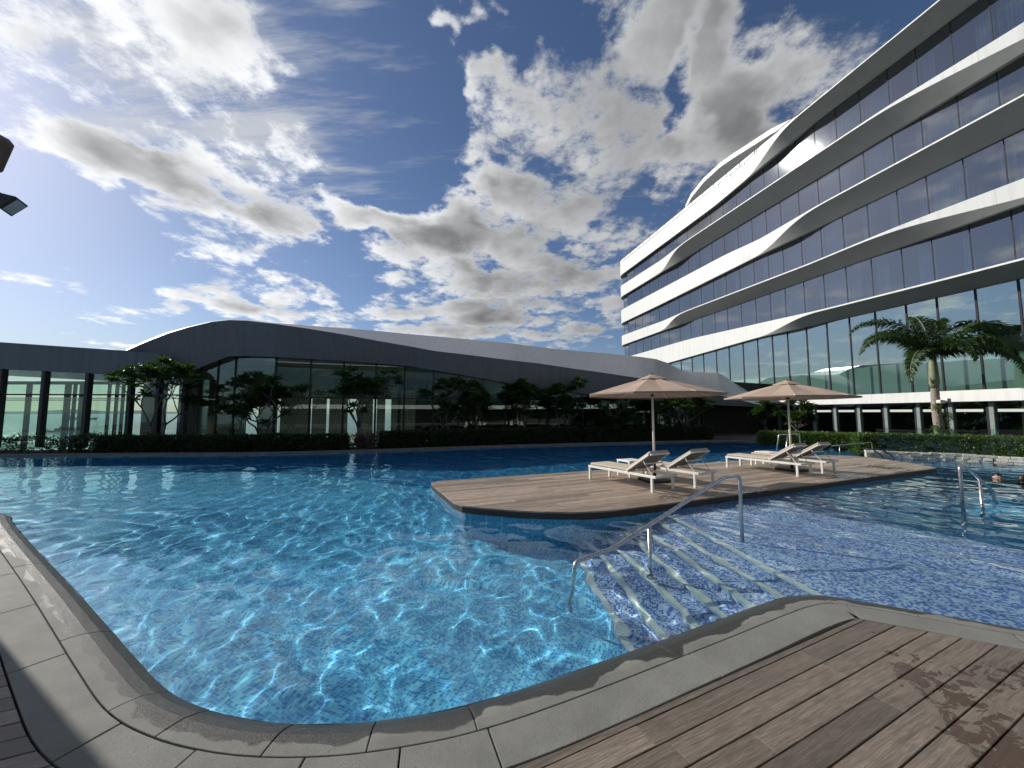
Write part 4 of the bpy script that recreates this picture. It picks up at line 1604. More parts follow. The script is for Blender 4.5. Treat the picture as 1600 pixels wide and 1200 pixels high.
def bank(x0, x1, back=0.75, n=6):
    """plan points behind the far coping between two pixel columns"""
    out = []
    px_ = FARC[:, 0] / FARC[:, 1] * FPX * 0.997 + 800
    C = offset(FARC, -back)
    pc = C[:, 0] / C[:, 1] * FPX + 800
    m_ = C[:, 1] > 13
    lim = int(np.argmax(C[:, 0] > 12.5)) or len(C)
    for x in np.linspace(x0, x1, n):
        i = int(np.argmin(np.abs(pc[:lim] - x)))
        out.append(tuple(C[i]))
    return out


GH = 'clipped hedges along the far pool edge'
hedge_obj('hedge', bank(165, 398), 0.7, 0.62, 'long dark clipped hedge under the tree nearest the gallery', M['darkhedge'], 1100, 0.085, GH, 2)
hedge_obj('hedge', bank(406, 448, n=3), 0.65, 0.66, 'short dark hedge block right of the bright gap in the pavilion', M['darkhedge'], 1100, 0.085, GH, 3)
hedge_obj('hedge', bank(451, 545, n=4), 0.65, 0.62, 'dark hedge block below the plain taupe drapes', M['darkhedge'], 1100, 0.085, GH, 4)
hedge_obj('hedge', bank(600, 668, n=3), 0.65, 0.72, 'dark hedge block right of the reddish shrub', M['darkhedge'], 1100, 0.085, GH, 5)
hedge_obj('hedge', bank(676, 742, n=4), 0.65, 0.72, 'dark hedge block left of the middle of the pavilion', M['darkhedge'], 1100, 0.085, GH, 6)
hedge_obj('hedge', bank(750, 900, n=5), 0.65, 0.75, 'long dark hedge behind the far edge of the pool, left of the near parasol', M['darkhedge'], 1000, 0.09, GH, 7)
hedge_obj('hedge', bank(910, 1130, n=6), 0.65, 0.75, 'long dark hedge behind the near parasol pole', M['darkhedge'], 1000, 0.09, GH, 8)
# loose shrubs before the gallery
for k, (x0, x1, hh, lab) in enumerate(((-60, 22, 0.5, 'loose wispy shrub at the left end of the far pool edge'), (26, 84, 0.55, 'wispy shrub in front of the first thick gallery post'),
                                       (88, 128, 0.45, 'low wispy shrub between two gallery posts'), (130, 163, 0.62, 'rounded shrub in front of the second thick gallery post'))):
    hedge_obj('shrub', bank(x0, x1, 0.8, 3), 0.55, hh, lab, M['darkhedge'], 260 if k < 3 else 800, 0.10, 'loose shrubs before the gallery', 20 + k, 0.11, core=False, cat='shrub')
# reddish strap-leaved shrub
r_ = np.random.RandomState(5)
cx, cy = bank(568, 569, 0.8, 2)[0]
ro = empty('cordyline_shrub', (cx, cy, 0))
tag(ro, 'dark reddish strap-leaved shrub between two hedge blocks', 'shrub')
n = 260
P = np.stack([r_.uniform(-0.45, 0.45, n), r_.uniform(-0.25, 0.25, n), r_.uniform(0.0, 0.55, n)], 1)
Dv = rand_dirs(n, r_) + np.array((0, 0, 1.1))
V, F = leaves(P, Dv, np.tile((0.3, -1.0, 0.4), (n, 1)), r_.uniform(0.2, 0.4, n), 0.05, 0.3, 0.1)
link('foliage', arr_mesh('foliage', V, F, M['cordyline']), ro)

# sunlit hedge behind the stone edging on the right, and the lower one behind it
hedge_obj('hedge', [(14.1, 15.6), (15.3, 14.95), (16.6, 13.95), (17.7, 12.5), (18.9, 10.6), (21.5, 6.2)], 0.9, 0.74, 'bright green clipped hedge behind the glass fence', M['hedge'], 1800, 0.075, 'sunlit hedges by the hotel', 9)
hedge_obj('hedge', [(13.4, 20.6), (14.6, 19.6), (15.9, 18.2), (16.7, 17.0)], 0.8, 0.60, 'lower half-shaded hedge left of the glass fence', M['hedge'], 1800, 0.075, 'sunlit hedges by the hotel', 10)

# low wall of pale split stones under the fence
sw = empty('stone_edging', (13.79, 14.84, 0))
tag(sw, 'low pale split-stone wall along the right pool edge', 'wall')
WL = resample([(13.83, 14.92), (14.87, 14.30), (16.01, 13.59), (16.95, 12.47), (18.05, 10.6), (20.5, 6.0)], 0.02)
s_ = np.concatenate([[0], np.cumsum(np.hypot(*np.diff(WL, axis=0).T))])
wr_ = random.Random(8)
for course, (z0, z1) in enumerate(((-0.14, -0.01), (-0.005, 0.09), (0.095, 0.18))):
    pos = 0.0
    while pos < s_[-1] - 0.3:
        ln = wr_.uniform(0.16, 0.42)
        a = np.array([np.interp(pos + 0.006, s_, WL[:, 0]), np.interp(pos + 0.006, s_, WL[:, 1])])
        b = np.array([np.interp(pos + ln, s_, WL[:, 0]), np.interp(pos + ln, s_, WL[:, 1])])
        d = (b - a) / np.linalg.norm(b - a)
        nn = np.array((-d[1], d[0]))
        f0, f1 = wr_.uniform(-0.03, 0.03), wr_.uniform(-0.03, 0.03)
        poly = [a - nn * (0.02 + f0), b - nn * (0.02 + f1), b + nn * 0.28, a + nn * 0.28]
        dz = wr_.uniform(-0.012, 0.012) if course == 2 else 0
        poly = [p - np.array((13.79, 14.84)) for p in poly]
        MB().prism([tuple(p) for p in poly], z0, z1 + dz).build('stone', M['pale_stone'], sw, bevel=0.012)
        pos += ln

# frameless glass fence panels standing on it
fr = random.Random(2)
FL = resample([(14.22, 14.98), (14.95, 14.56), (16.2, 13.75), (17.2, 12.55), (18.3, 10.7), (20.7, 6.2)], 0.02)
s_ = np.concatenate([[0], np.cumsum(np.hypot(*np.diff(FL, axis=0).T))])
fen = empty('glass_fence', (14.2, 15.0, 0))
tag(fen, 'frameless clear glass fence in front of the bright hedge', 'fence')
pos = 0.1
while pos < s_[-1] - 1.4:
    a = Vector((float(np.interp(pos, s_, FL[:, 0])) - 14.2, float(np.interp(pos, s_, FL[:, 1])) - 15.0, 0))
    b = Vector((float(np.interp(pos + 1.32, s_, FL[:, 0])) - 14.2, float(np.interp(pos + 1.32, s_, FL[:, 1])) - 15.0, 0))
    MB().bar(a + Vector((0, 0, 0.58)), b + Vector((0, 0, 0.58)), 0.014, 1.0).build('glass_pane', M['fglass'], fen)
    for f in (0.2, 0.8):
        c = a.lerp(b, f)
        MB().box(c.x - 0.025, c.x + 0.025, c.y - 0.025, c.y + 0.025, 0.10, 0.22).build('clamp', M['steel'], fen)
    pos += 1.345


# palm tree
def palm(loc):
    r = random.Random(12)
    nr = np.random.RandomState(12)
    ro = empty('palm_tree', loc)
    tag(ro, 'palm tree with drooping plume-like fronds standing behind the bright hedge', 'tree')
    H0 = 2.35
    pts = [(0.10, 0, -0.05), (0.06, 0, 0.5), (0.02, 0, 1.0), (-0.02, 0, 1.6), (0.0, 0, H0)]
    fpts, frad = [], []
    for i in range(41):
        t = i / 40
        zz_ = -0.05 + (H0 + 0.05) * t
        fpts.append((float(np.interp(zz_, [p[2] for p in pts], [p[0] for p in pts])), 0, zz_))
        frad.append((0.17 - 0.05 * t + 0.05 * max(0, 0.12 - t) / 0.12) * (1.0 + (0.05 if i % 3 == 0 else 0)))
    MB().tube(fpts, frad, 14).build('trunk', M['palm_bark'], ro, True)
    cs = MB()
    cs.tube([(0, 0, H0 - 0.02), (0, 0, H0 + 0.2), (0, 0, H0 + 0.95), (0.02, 0, H0 + 1.5)], [0.125, 0.16, 0.13, 0.07], 14)
    cs.build('crownshaft', M['crownshaft'], ro, True)
    MB().tube([(0.0, 0, H0 - 0.02), (-0.16, -0.05, H0 + 0.22), (-0.30, -0.08, H0 + 0.55)], [0.02, 0.035, 0.008], 6).build('spathe', M['crownshaft'], ro, True)
    #       azimuth(deg, 0 = +x), rise, length, droop
    fr_ = [(178, 0.8, 3.5, 2.2), (148, 2.6, 3.6, 2.6), (208, 0.15, 3.3, 2.0), (32, 2.4, 3.7, 2.5), (-6, 0.55, 3.7, 1.9), (62, 5.0, 2.8, 1.7),
           (-42, 0.3, 3.0, 2.3), (-75, 0.7, 2.9, 2.9), (255, 0.6, 2.6, 2.7), (110, 1.8, 3.0, 2.4), (340, 1.4, 3.3, 2.3)]
    for (az, rise, ln, droop) in fr_:
        a = R(az)
        hd = Vector((math.cos(a), math.sin(a), 0))
        p = Vector((0, 0, H0 + 1.4)) + hd * 0.04
        el = math.atan(rise)
        N_ = 38
        ds = ln / N_
        rach = [p.copy()]
        els = [el]
        for i in range(N_):
            el -= droop * (0.12 + 1.75 * i / N_) / N_
            p = p + (hd * math.cos(el) + Vector((0, 0, math.sin(el)))) * ds
            rach.append(p.copy())
            els.append(el)
        fo = MB().tube(rach[::2], [0.032 * (1 - 0.8 * i / (N_ / 2)) for i in range(len(rach[::2]))], 5).build('frond', M['crownshaft'], ro, True)
        P, Dv, U, L = [], [], [], []
        sd_ = Vector((-hd.y, hd.x, 0))
        for i in range(2, N_ + 1):
            t = i / N_
            ll = 0.56 * (math.sin(math.pi * min(1, t * 0.80 + 0.22)) ** 0.6) * (1 - 0.35 * t)
            tg = hd * math.cos(els[i]) + Vector((0, 0, math.sin(els[i])))
            upv = -hd * math.sin(els[i]) + Vector((0, 0, math.cos(els[i])))
            for sgn in (-1, 1):
                for pl in (0.55, 0.05, -0.5):
                    for rep in range(2):
                        dv = tg * r.uniform(0.5, 0.85) + sd_ * sgn * r.uniform(0.65, 1.0) + upv * (pl + r.uniform(-0.25, 0.25)) + Vector((0, 0, -0.40))
                        P.append(rach[i] - tg * ds * r.random())
                        Dv.append(dv)
                        U.append(upv + Vector((r.uniform(-.5, .5), r.uniform(-.5, .5), 0)))
                        L.append(ll * r.uniform(0.75, 1.15))
        V, F = leaves(np.array(P), np.array(Dv), np.array(U), np.array(L), 0.038, 0.22, 0.1)
        link('leaflets', arr_mesh('leaflets', V, F, M['palm']), fo)
    # tufts growing on the trunk
    for (zt, ang, k) in ((1.60, 200, 34), (1.25, -20, 40), (0.95, 10, 30), (0.72, 190, 46), (0.60, 320, 40)):
        c = Vector((math.cos(R(ang)) * 0.15, math.sin(R(ang)) * 0.15 - 0.08, zt))
        P = np.tile(tuple(c), (k, 1)) + nr.normal(0, 0.04, (k, 3))
        Dv = rand_dirs(k, nr) + np.array((math.cos(R(ang)) * 0.6, -0.4, 0.2))
        V, F = leaves(P, Dv, np.tile((0, 0, 1.0), (k, 1)), nr.uniform(0.14, 0.34, k), 0.035, 0.35, 0.1)
        link('trunk_tuft', arr_mesh('trunk_tuft', V, F, M['epiphyte']), ro)
    return ro


PALM_Y = 18.5
px0 = (1462 - 800) / FPX * PALM_Y
palm((px0, PALM_Y, 0.0)).scale = (1.22, 1.22, 1.22)
fl_ = empty('tree_floodlight', (px0, PALM_Y - 0.20, 2.06))
fl_.scale = (1.15, 1.15, 1.15)
tag(fl_, 'small grey floodlight strapped to the palm trunk', 'lamp')
MB().box(-0.19, 0.02, -0.16, 0.0, 0.03, 0.18).build('lamp_head', M['white_metal'], fl_, bevel=0.01)
MB().box(0.05, 0.22, -0.20, -0.02, 0.08, 0.24).build('lamp_head', M['white_metal'], fl_, bevel=0.01)
MB().box(0.065, 0.205, -0.205, -0.201, 0.095, 0.225).build('lens', M['lens'], fl_)
MB().box(-0.20, 0.22, 0.0, 0.03, 0.0, 0.06).build('bracket', M['mullion'], fl_)

# ------------------------------------------------------------------ island furniture


def parasol(loc, rz, label):
    ro = empty('parasol', loc, rz)
    tag(ro, label, 'parasol', 'parasols on the deck island')
    rim, peak, rad, n = 2.03, 2.44, 1.58, 8
    z0 = loc[2]
    MB().box(-0.28, 0.28, -0.28, 0.28, 0.0, 0.055).build('base_plate', M['black'], ro, bevel=0.01)
    MB().tube([(0, 0, 0.05), (0, 0, 0.40)], 0.038, 12).build('socket', M['black'], ro, True)
    MB().tube([(0, 0, 0.06), (0, 0, peak - 0.02)], 0.025, 12).build('pole', M['white_metal'], ro, True)
    MB().tube([(0, 0, 1.98), (0, 0, 2.07)], 0.045, 12).build('runner', M['black'], ro, True)
    vs, fs = [], []
    K = 5
    for i in range(n):
        a = 2 * math.pi * i / n
        a2 = 2 * math.pi * (i + 1) / n
        for k in range(K + 1):
            t = k / K
            rr = 0.10 + (rad - 0.10) * t
            z = peak - 0.02 + (rim - peak) * (t ** 1.12)
            c, c2 = (math.cos(a), math.sin(a)), (math.cos(a2), math.sin(a2))
            vs += [(c[0] * rr, c[1] * rr, z), ((c[0] + c2[0]) / 2 * rr * 1.005, (c[1] + c2[1]) / 2 * rr * 1.005, z - 0.035 * math.sin(math.pi * min(1, t * 0.9)))]
    for i in range(n):
        b0, b1 = i * 2 * (K + 1), ((i + 1) % n) * 2 * (K + 1)
        for k in range(K):
            fs += [(b0 + 2 * k, b0 + 2 * k + 2, b0 + 2 * k + 3, b0 + 2 * k + 1), (b0 + 2 * k + 1, b0 + 2 * k + 3, b1 + 2 * k + 2, b1 + 2 * k)]
    can = MB().add(vs, fs).build('canopy', M['fabric'], ro)
    md = can.modifiers.new('thickness', 'SOLIDIFY')
    md.thickness = 0.006
    # narrow valance hanging from the rim
    vs, fs = [], []
    for i in range(n):
        a = 2 * math.pi * i / n
        vs += [(math.cos(a) * rad, math.sin(a) * rad, rim - 0.003), (math.cos(a) * rad * 0.99, math.sin(a) * rad * 0.99, rim - 0.05)]
    for i in range(n):
        j = (i + 1) % n
        fs.append((2 * i, 2 * j, 2 * j + 1, 2 * i + 1))
    MB().add(vs, fs).build('valance', M['fabric'], can)
    # wind vent cap
    vs, fs = [(0, 0, peak + 0.075)], []
    for i in range(n):
        a = 2 * math.pi * i / n
        k = 0.34
        vs.append((math.cos(a) * k, math.sin(a) * k, peak - (0.045 if i % 2 else 0.065)))
    for i in range(n):
        fs.append((0, 1 + i, 1 + (i + 1) % n))
    vt = MB().add(vs, fs).build('vent_cap', M['fabric'], can)
    md = vt.modifiers.new('thickness', 'SOLIDIFY')
    md.thickness = 0.02
    MB().tube([(0, 0, peak + 0.06), (0, 0, peak + 0.11)], [0.03, 0.012], 10).build('finial', M['black'], ro, True)
    for i in range(n):
        a = 2 * math.pi * i / n
        c = Vector((math.cos(a), math.sin(a), 0))
        rb = MB().bar(c * 0.08 + Vector((0, 0, peak - 0.05)), c * (rad - 0.02) + Vector((0, 0, rim - 0.02)), 0.02, 0.028).build('rib', M['white_metal'], ro)
        MB().bar(c * 0.04 + Vector((0, 0, 2.03)), c * 0.72 + Vector((0, 0, peak - 0.045 + (rim - peak) * 0.42 - 0.02)), 0.014, 0.018).build('strut', M['white_metal'], rb)
    return ro


parasol((3.34, 8.98, IZ), 0.2, 'taupe parasol on a white pole between the two nearer loungers')
parasol((7.76, 10.62, IZ), 0.25, 'taupe parasol between the two farther loungers, nearer the hotel')


def lounger():
    """x axis: from the foot end to the head end; origin in the middle, on the deck"""
    ro = empty('sun_lounger')
    Ln, Wd, Hh = 1.95, 0.64, 0.33
    f = MB()
    for sgn in (-1, 1):
        f.box(-Ln / 2, Ln / 2, sgn * Wd / 2 - 0.02, sgn * Wd / 2 + 0.02, Hh - 0.05, Hh)
    f.box(-Ln / 2 - 0.0, -Ln / 2 + 0.04, -Wd / 2 + 0.021, Wd / 2 - 0.021, Hh - 0.05, Hh - 0.002)
    f.box(Ln / 2 - 0.04, Ln / 2, -Wd / 2 + 0.021, Wd / 2 - 0.021, Hh - 0.05, Hh - 0.002)
    f.box(-0.02, 0.02, -Wd / 2 + 0.021, Wd / 2 - 0.021, Hh - 0.06, Hh - 0.03)
    f.build('frame', M['white_metal'], ro, bevel=0.004)
    for sx in (-Ln / 2 + 0.04, Ln / 2 - 0.10):
        for sy in (-1, 1):
            MB().box(sx - 0.025, sx + 0.025, sy * Wd / 2 - 0.022, sy * Wd / 2 + 0.022, 0.0, Hh - 0.05).build('leg', M['white_metal'], ro, bevel=0.004)
    MB().box(-Ln / 2 + 0.02, 0.24, -Wd / 2 + 0.03, Wd / 2 - 0.03, Hh + 0.004, Hh + 0.055).build('seat_cushion', M['sling'], ro, bevel=0.018)
    # raised back
    hx, L2, an = 0.24, 0.72, R(33)
    mt = Matrix.Translation((hx, 0, Hh + 0.01)) @ Matrix.Rotation(-an, 4, 'Y')
    b = MB()
    for sgn in (-1, 1):
        b.box(0.0, L2, sgn * Wd / 2 - 0.045, sgn * Wd / 2 - 0.010, 0.0, 0.035, mt)
    b.box(L2 - 0.03, L2, -Wd / 2 + 0.046, Wd / 2 - 0.046, 0.0, 0.035, mt)
    bf = b.build('backrest', M['white_metal'], ro)
    sl = MB()
    K = 10
    vs, fs = [], []
    for i in range(K + 1):
        y = -Wd / 2 + 0.046 + (Wd - 0.092) * i / K
        sag = 0.05 * (1 - (2 * i / K - 1) ** 2)
        for x in (0.02, 0.25, 0.5, L2 - 0.03):
            vs.append(mt @ Vector((x, y, 0.012 - sag * math.sin(math.pi * min(1, x / L2)) * 0.9)))
    for i in range(K):
        for k in range(3):
            a = i * 4 + k
            fs.append((a, a + 1, a + 5, a + 4))
    sl.add(vs, fs).build('sling', M['sling_back'], bf, True)
    c = MB()
    for x in (0.20, 0.46):
        c.box(x - 0.015, x + 0.015, -Wd / 2 + 0.05, Wd / 2 - 0.05, -0.075, -0.06, mt)
    c.build('cross_bar', M['white_metal'], bf)
    MB().box(0.03, L2 + 0.01, -Wd / 2 + 0.035, Wd / 2 - 0.035, 0.042, 0.09, mt).build('back_cushion', M['sling'], ro, bevel=0.018)
    for sgn in (-1, 1):
        top_ = mt @ Vector((0.46, sgn * (Wd / 2 - 0.05), 0.0))
        MB().tube([top_, (hx + 0.62, sgn * (Wd / 2 - 0.05), Hh - 0.03)], 0.009, 6).build('support_strut', M['white_metal'], ro)
    return ro


LG = [((2.64, 8.62), math.atan2(-0.86, 0.51), 'white framed beige lounger nearest the front corner of the deck island'),
      ((3.72, 9.08), math.atan2(-0.86, 0.51), 'white framed beige lounger right of the near parasol pole'),
      ((7.02, 10.52), math.atan2(-0.88, 0.47), 'white framed beige lounger left of the far parasol pole'),
      ((8.02, 10.98), math.atan2(-0.88, 0.47), 'white framed beige lounger farthest right on the deck island')]
p0 = lounger()
for i, ((x, y), a, lab) in enumerate(LG):
    o = p0 if i == 0 else copy_tree(p0)
    o.location = (x, y, IZ)
    o.rotation_euler = (0, 0, a)
    tag(o, lab, 'sun lounger', 'loungers on the deck island')


def side_table():
    ro = empty('side_table')
    MB().box(-0.24, 0.24, -0.24, 0.24, 0.36, 0.40).build('tabletop', M['white_metal'], ro, bevel=0.006)
    for sx in (-1, 1):
        for sy in (-1, 1):
            MB().box(sx * 0.215 - 0.02, sx * 0.215 + 0.02, sy * 0.215 - 0.02, sy * 0.215 + 0.02, 0.0, 0.36).build('leg', M['white_metal'], ro)
    return ro


t0 = side_table()
for i, ((x, y), lab) in enumerate((((3.02, 9.75), 'small square white table behind the nearer pair of loungers'), ((7.85, 11.75), 'small square white table behind the farther pair of loungers'))):
    o = t0 if i == 0 else copy_tree(t0)
    o.location = (x, y, IZ)
    o.rotation_euler = (0, 0, R(24))
    tag(o, lab, 'side table', 'white side tables on the deck island')

# ------------------------------------------------------------------ handrails


def bend(pts, rad=0.07, n=5):
    """round the corners of a path"""
    P = [Vector(p) for p in pts]
    out = [P[0]]
    for a, b, c in zip(P[:-2], P[1:-1], P[2:]):
        d0, d1 = (a - b), (c - b)
        k = min(rad, d0.length * 0.45, d1.length * 0.45)
        s0, s1 = b + d0.normalized() * k, b + d1.normalized() * k
        for i in range(n + 1):
            t = i / n
            out.append(s0 * (1 - t) ** 2 + b * 2 * t * (1 - t) + s1 * t * t)
    out.append(P[-1])
    return out


def rail(base, path, posts, label, rad=0.024, m='steel'):
    ro = empty('handrail', base)
    tag(ro, label, 'handrail', 'steel pool handrails')
    B = Vector(base)
    MB().tube([p - B for p in bend(path)], rad, 10).build('rail_tube', M[m], ro, True)
    for (a, b) in posts:
        MB().tube([Vector(a) - B, Vector(b) - B], rad * 0.95, 10).build('post', M[m], ro, True)
        MB().tube([Vector(a) - B, Vector(a) - B + Vector((0, 0, 0.015))], rad * 2.2, 14).build('flange', M[m], ro, True)
    return ro


e = Vector((-0.92, -0.39, 0)).normalized()
b0 = Vector((3.15, 5.31, SHZ))
top0 = b0 + Vector((0, 0, 0.78 - SHZ))
rail(tuple(b0), [b0, top0, top0 + e * 0.30, b0 + e * 2.16 + Vector((0, 0, 0.10 - SHZ)), b0 + e * 2.68 + Vector((0, 0, 0.02 - SHZ)), b0 + e * 2.74 + Vector((0, 0, -1.0 - SHZ))],
     [(tuple(b0 + e * 1.62 + Vector((0, 0, -0.72 - SHZ))), tuple(b0 + e * 1.62 + Vector((0, 0, 0.29 - SHZ))))], 'long sloping steel handrail going down the pool steps')
e2 = Vector((0.88, 0.47, 0)).normalized()
b1 = Vector((7.95, 6.80, FZ))
top1 = Vector((7.95, 6.80, 0.70))
rail(tuple(b1), [b1, top1, top1 + e2 * 0.25, top1 + e2 * 1.25 + Vector((0, 0, -0.38)), top1 + e2 * 1.9 + Vector((0, 0, -0.62)), top1 + e2 * 2.0 + Vector((0, 0, -1.6))],
     [(tuple(top1 + e2 * 1.1 + Vector((0, 0, FZ - 0.70))), tuple(top1 + e2 * 1.1 + Vector((0, 0, -0.32))))], 'steel handrail standing in the water near the swimmers', 0.028)
# hoop rails behind the island
Yh = 14.6
hp = lambda x, y: Vector(aty(x, y, Yh))
h0, h1, h2, h3 = hp(1209, 706), hp(1217, 679), hp(1249, 678), hp(1251, 700)
rail(tuple(h0), [h0 + Vector((0, 0, -0.5)), h1, h2, h3 + Vector((0, 0, -0.5))], [(tuple(hp(1225, 706) + Vector((0, 0, -0.4))), tuple(hp(1231, 679)))], 'hooped steel ladder rail rising behind the farther loungers')
Yh = 14.9
q0, q1, q2 = hp(1300, 697), hp(1362, 691), hp(1363.5, 703)
rail(tuple(q0), [q0, q1, q2 + Vector((0, 0, -0.35))], [(tuple(hp(1312, 716)), tuple(hp(1312, 696)))], 'low steel rail between the far loungers and the stone wall', 0.018)
Yh = 14.2
for k, (xa, ya, xb, yb, lab) in enumerate(((1362, 701, 1378, 712, 'thin dark rail stub left at the corner of the stone wall'), (1377, 702, 1395, 713, 'thin dark rail stub right at the corner of the stone wall'))):
    a, b = hp(xa, ya), hp(xb, yb)
    ro = empty('rail_stub', tuple(b))
    tag(ro, lab, 'handrail', 'rail stubs at the stone wall')
    MB().tube([p - b for p in bend([a + Vector((-0.12, 0.2, -0.02)), a, b, b + Vector((0.1, -0.1, -0.5))], 0.05)], 0.018, 8).build('rail_tube', M['mullion'], ro, True)


# ------------------------------------------------------------------ swimmers


def swimmer(loc, rz, label, back=False):
    ro = empty('person', loc, rz)
    tag(ro, label, 'person', 'swimmers at the right')
    bm = bmesh.new()
    bmesh.ops.create_uvsphere(bm, u_segments=32, v_segments=24, radius=1.0)
    for v in bm.verts:
        x, y, z = v.co
        # skull: face towards -y
        X_, Y_, Z_ = x * 0.078, y * 0.097, z * 0.118
        if z < -0.15:                       # jaw narrows
            k = 1 - 0.38 * min(1, (-z - 0.15) / 0.85)
            X_ *= k
            Y_ = Y_ * (1 - 0.25 * min(1, (-z - 0.15) / 0.85)) - 0.012 * min(1, (-z - 0.15) / 0.85)
        if y < -0.5:
            gx = math.exp(-(x / 0.16) ** 2)
            nose = gx * math.exp(-((z + 0.14) / 0.15) ** 2)
            Y_ -= 0.024 * nose
            Y_ -= 0.006 * math.exp(-(x / 0.28) ** 2) * math.exp(-((z + 0.50) / 0.07) ** 2)   # lips
            Y_ -= 0.006 * math.exp(-((z - 0.16) / 0.08) ** 2)                                # brow
            for sg in (-1, 1):
                Y_ += 0.012 * math.exp(-((x - sg * 0.38) / 0.16) ** 2 - ((z - 0.02) / 0.09) ** 2)   # eye sockets
        for sg in (-1, 1):
            ear = math.exp(-((x - sg) / 0.10) ** 2 - ((y - 0.1) / 0.22) ** 2 - ((z + 0.02) / 0.24) ** 2)
            X_ += sg * 0.022 * ear
        v.co = (X_, Y_, Z_ + 0.10)
    # neck, shoulders and trunk under the water, in one skin
    me = bpy.data.meshes.new('body')
    bm.to_mesh(me)
    bm.free()
    me.materials.append(M['skin'])
    me.shade_smooth()
    body = link('head', me, ro)
    rings = [(0.02, 0.055, 0.055), (-0.06, 0.057, 0.06), (-0.11, 0.09, 0.075), (-0.15, 0.19, 0.09), (-0.20, 0.215, 0.10), (-0.32, 0.185, 0.11), (-0.5, 0.16, 0.10), (-0.7, 0.17, 0.11), (-0.85, 0.10, 0.08)]
    vs, fs = [], []
    n = 16
    for (z, a, b) in rings:
        for k in range(n):
            t = 2 * math.pi * k / n
            vs.append((a * math.cos(t), b * math.sin(t) + 0.02, z))
    for i in range(len(rings) - 1):
        for k in range(n):
            k2 = (k + 1) % n
            fs.append((i * n + k2, i * n + k, (i + 1) * n + k, (i + 1) * n + k2))
    fs.append(tuple(range((len(rings) - 1) * n, len(rings) * n))[::-1])
    MB().add(vs, fs).build('torso', M['navy'] if back else M['skin'], ro, True)
    for sg in (-1, 1):
        MB().tube([(sg * 0.18, 0.02, -0.17), (sg * 0.30, -0.10, -0.30), (sg * 0.24, -0.30, -0.26), (sg * 0.22, -0.40, -0.25)], [0.05, 0.042, 0.035, 0.03], 10).build('arm', M['skin'], ro, True)
    # hair cap
    bm = bmesh.new()
    bmesh.ops.create_uvsphere(bm, u_segments=28, v_segments=20, radius=1.0)
    dele = [v for v in bm.verts if v.co.z < (-0.45 if v.co.y > 0.1 else 0.28 - 0.22 * (v.co.y + 0.1))]
    bmesh.ops.delete(bm, geom=dele, context='VERTS')
    hr_ = random.Random(4)
    for v in bm.verts:
        x, y, z = v.co
        k = 1 + 0.03 * math.sin(x * 19 + z * 7) * math.sin(y * 17)
        v.co = (x * 0.086 * k, y * 0.106 * k + 0.002, z * 0.127 * k + 0.101)
    me = bpy.data.meshes.new('hair')
    bm.to_mesh(me)
    bm.free()
    me.materials.append(M['hair'])
    me.shade_smooth()
    h = link('hair', me, ro)
    md = h.modifiers.new('thickness', 'SOLIDIFY')
    md.thickness = 0.012
    for sg in (-1, 1):
        MB().tube([(sg * 0.030, -0.082, 0.106), (sg * 0.030, -0.088, 0.1061)], 0.010, 8).build('eye', M['hair'], ro)
    return ro


sp_ = onz(1559, 748, WZ)
swimmer((sp_[0], sp_[1], WZ - 0.07), R(-25), 'black-haired swimmer with face towards the viewer, head above the water')
sp2 = onz(1598, 754, WZ)
swimmer((sp2[0] + 0.05, sp2[1], WZ - 0.03), R(60), 'dark-haired swimmer at the right border beside a navy float', True)
fo_ = empty('swim_float', (sp2[0] - 0.02, sp2[1] - 0.28, WZ))
tag(fo_, 'navy blue float held at the right border of the pool', 'float')
MB().tube([(-0.28, 0, 0.03), (-0.22, 0, 0.045), (0.0, -0.02, 0.05), (0.35, -0.05, 0.045), (0.42, -0.05, 0.03)], [0.03, 0.075, 0.085, 0.08, 0.03], 12).build('cushion', M['navy'], fo_, True)
MB().tube([(-0.20, -0.02, 0.11), (0.0, -0.03, 0.125), (0.3, -0.05, 0.115)], 0.008, 6).build('strap', M['hair'], fo_, True)

# ------------------------------------------------------------------ lamp post by the left coping
lp = empty('lamp_post', (-6.85, 4.30, 0.0))
tag(lp, 'dark floodlight mast reaching in at the upper left corner', 'lamp post')
MB().box(-0.17, 0.17, -0.17, 0.17, 0.0, 5.6).build('mast', M['bronze'], lp, bevel=0.01)
MB().box(-0.26, 0.26, -0.26, 0.26, 0.0, 0.03).build('base_plate', M['bronze'], lp)


def lamp_head(parent, base, tip, size, m):
    """a flared floodlight: narrow at the back, square lens at the front"""
    base, tip = Vector(base), Vector(tip)
    d = (tip - base).normalized()
    s = d.cross(Vector((0, 0, 1))).normalized()
    u = s.cross(d)
    vs = []
    for (p, k) in ((base, 0.32), (base.lerp(tip, 0.35), 0.45), (tip - d * 0.02, 1.0), (tip, 1.0)):
        for (i, j) in ((-1, -1), (1, -1), (1, 1), (-1, 1)):
            vs.append(p + s * i * size * k / 2 + u * j * size * k / 2)
    fs = [(3, 2, 1, 0), (12, 13, 14, 15)]
    for r2 in range(3):
        for k in range(4):
            a, b = r2 * 4 + k, r2 * 4 + (k + 1) % 4
            fs.append((a, b, b + 4, a + 4))
    h = MB().add(vs, fs).build('lamp_head', m, parent)
    c = tip + d * 0.003
    q_ = [c + s * i * size * 0.42 + u * j * size * 0.42 for (i, j) in ((-1, -1), (1, -1), (1, 1), (-1, 1))]
    MB().add(q_, [(0, 1, 2, 3)]).build('lens', M['lens'], h)


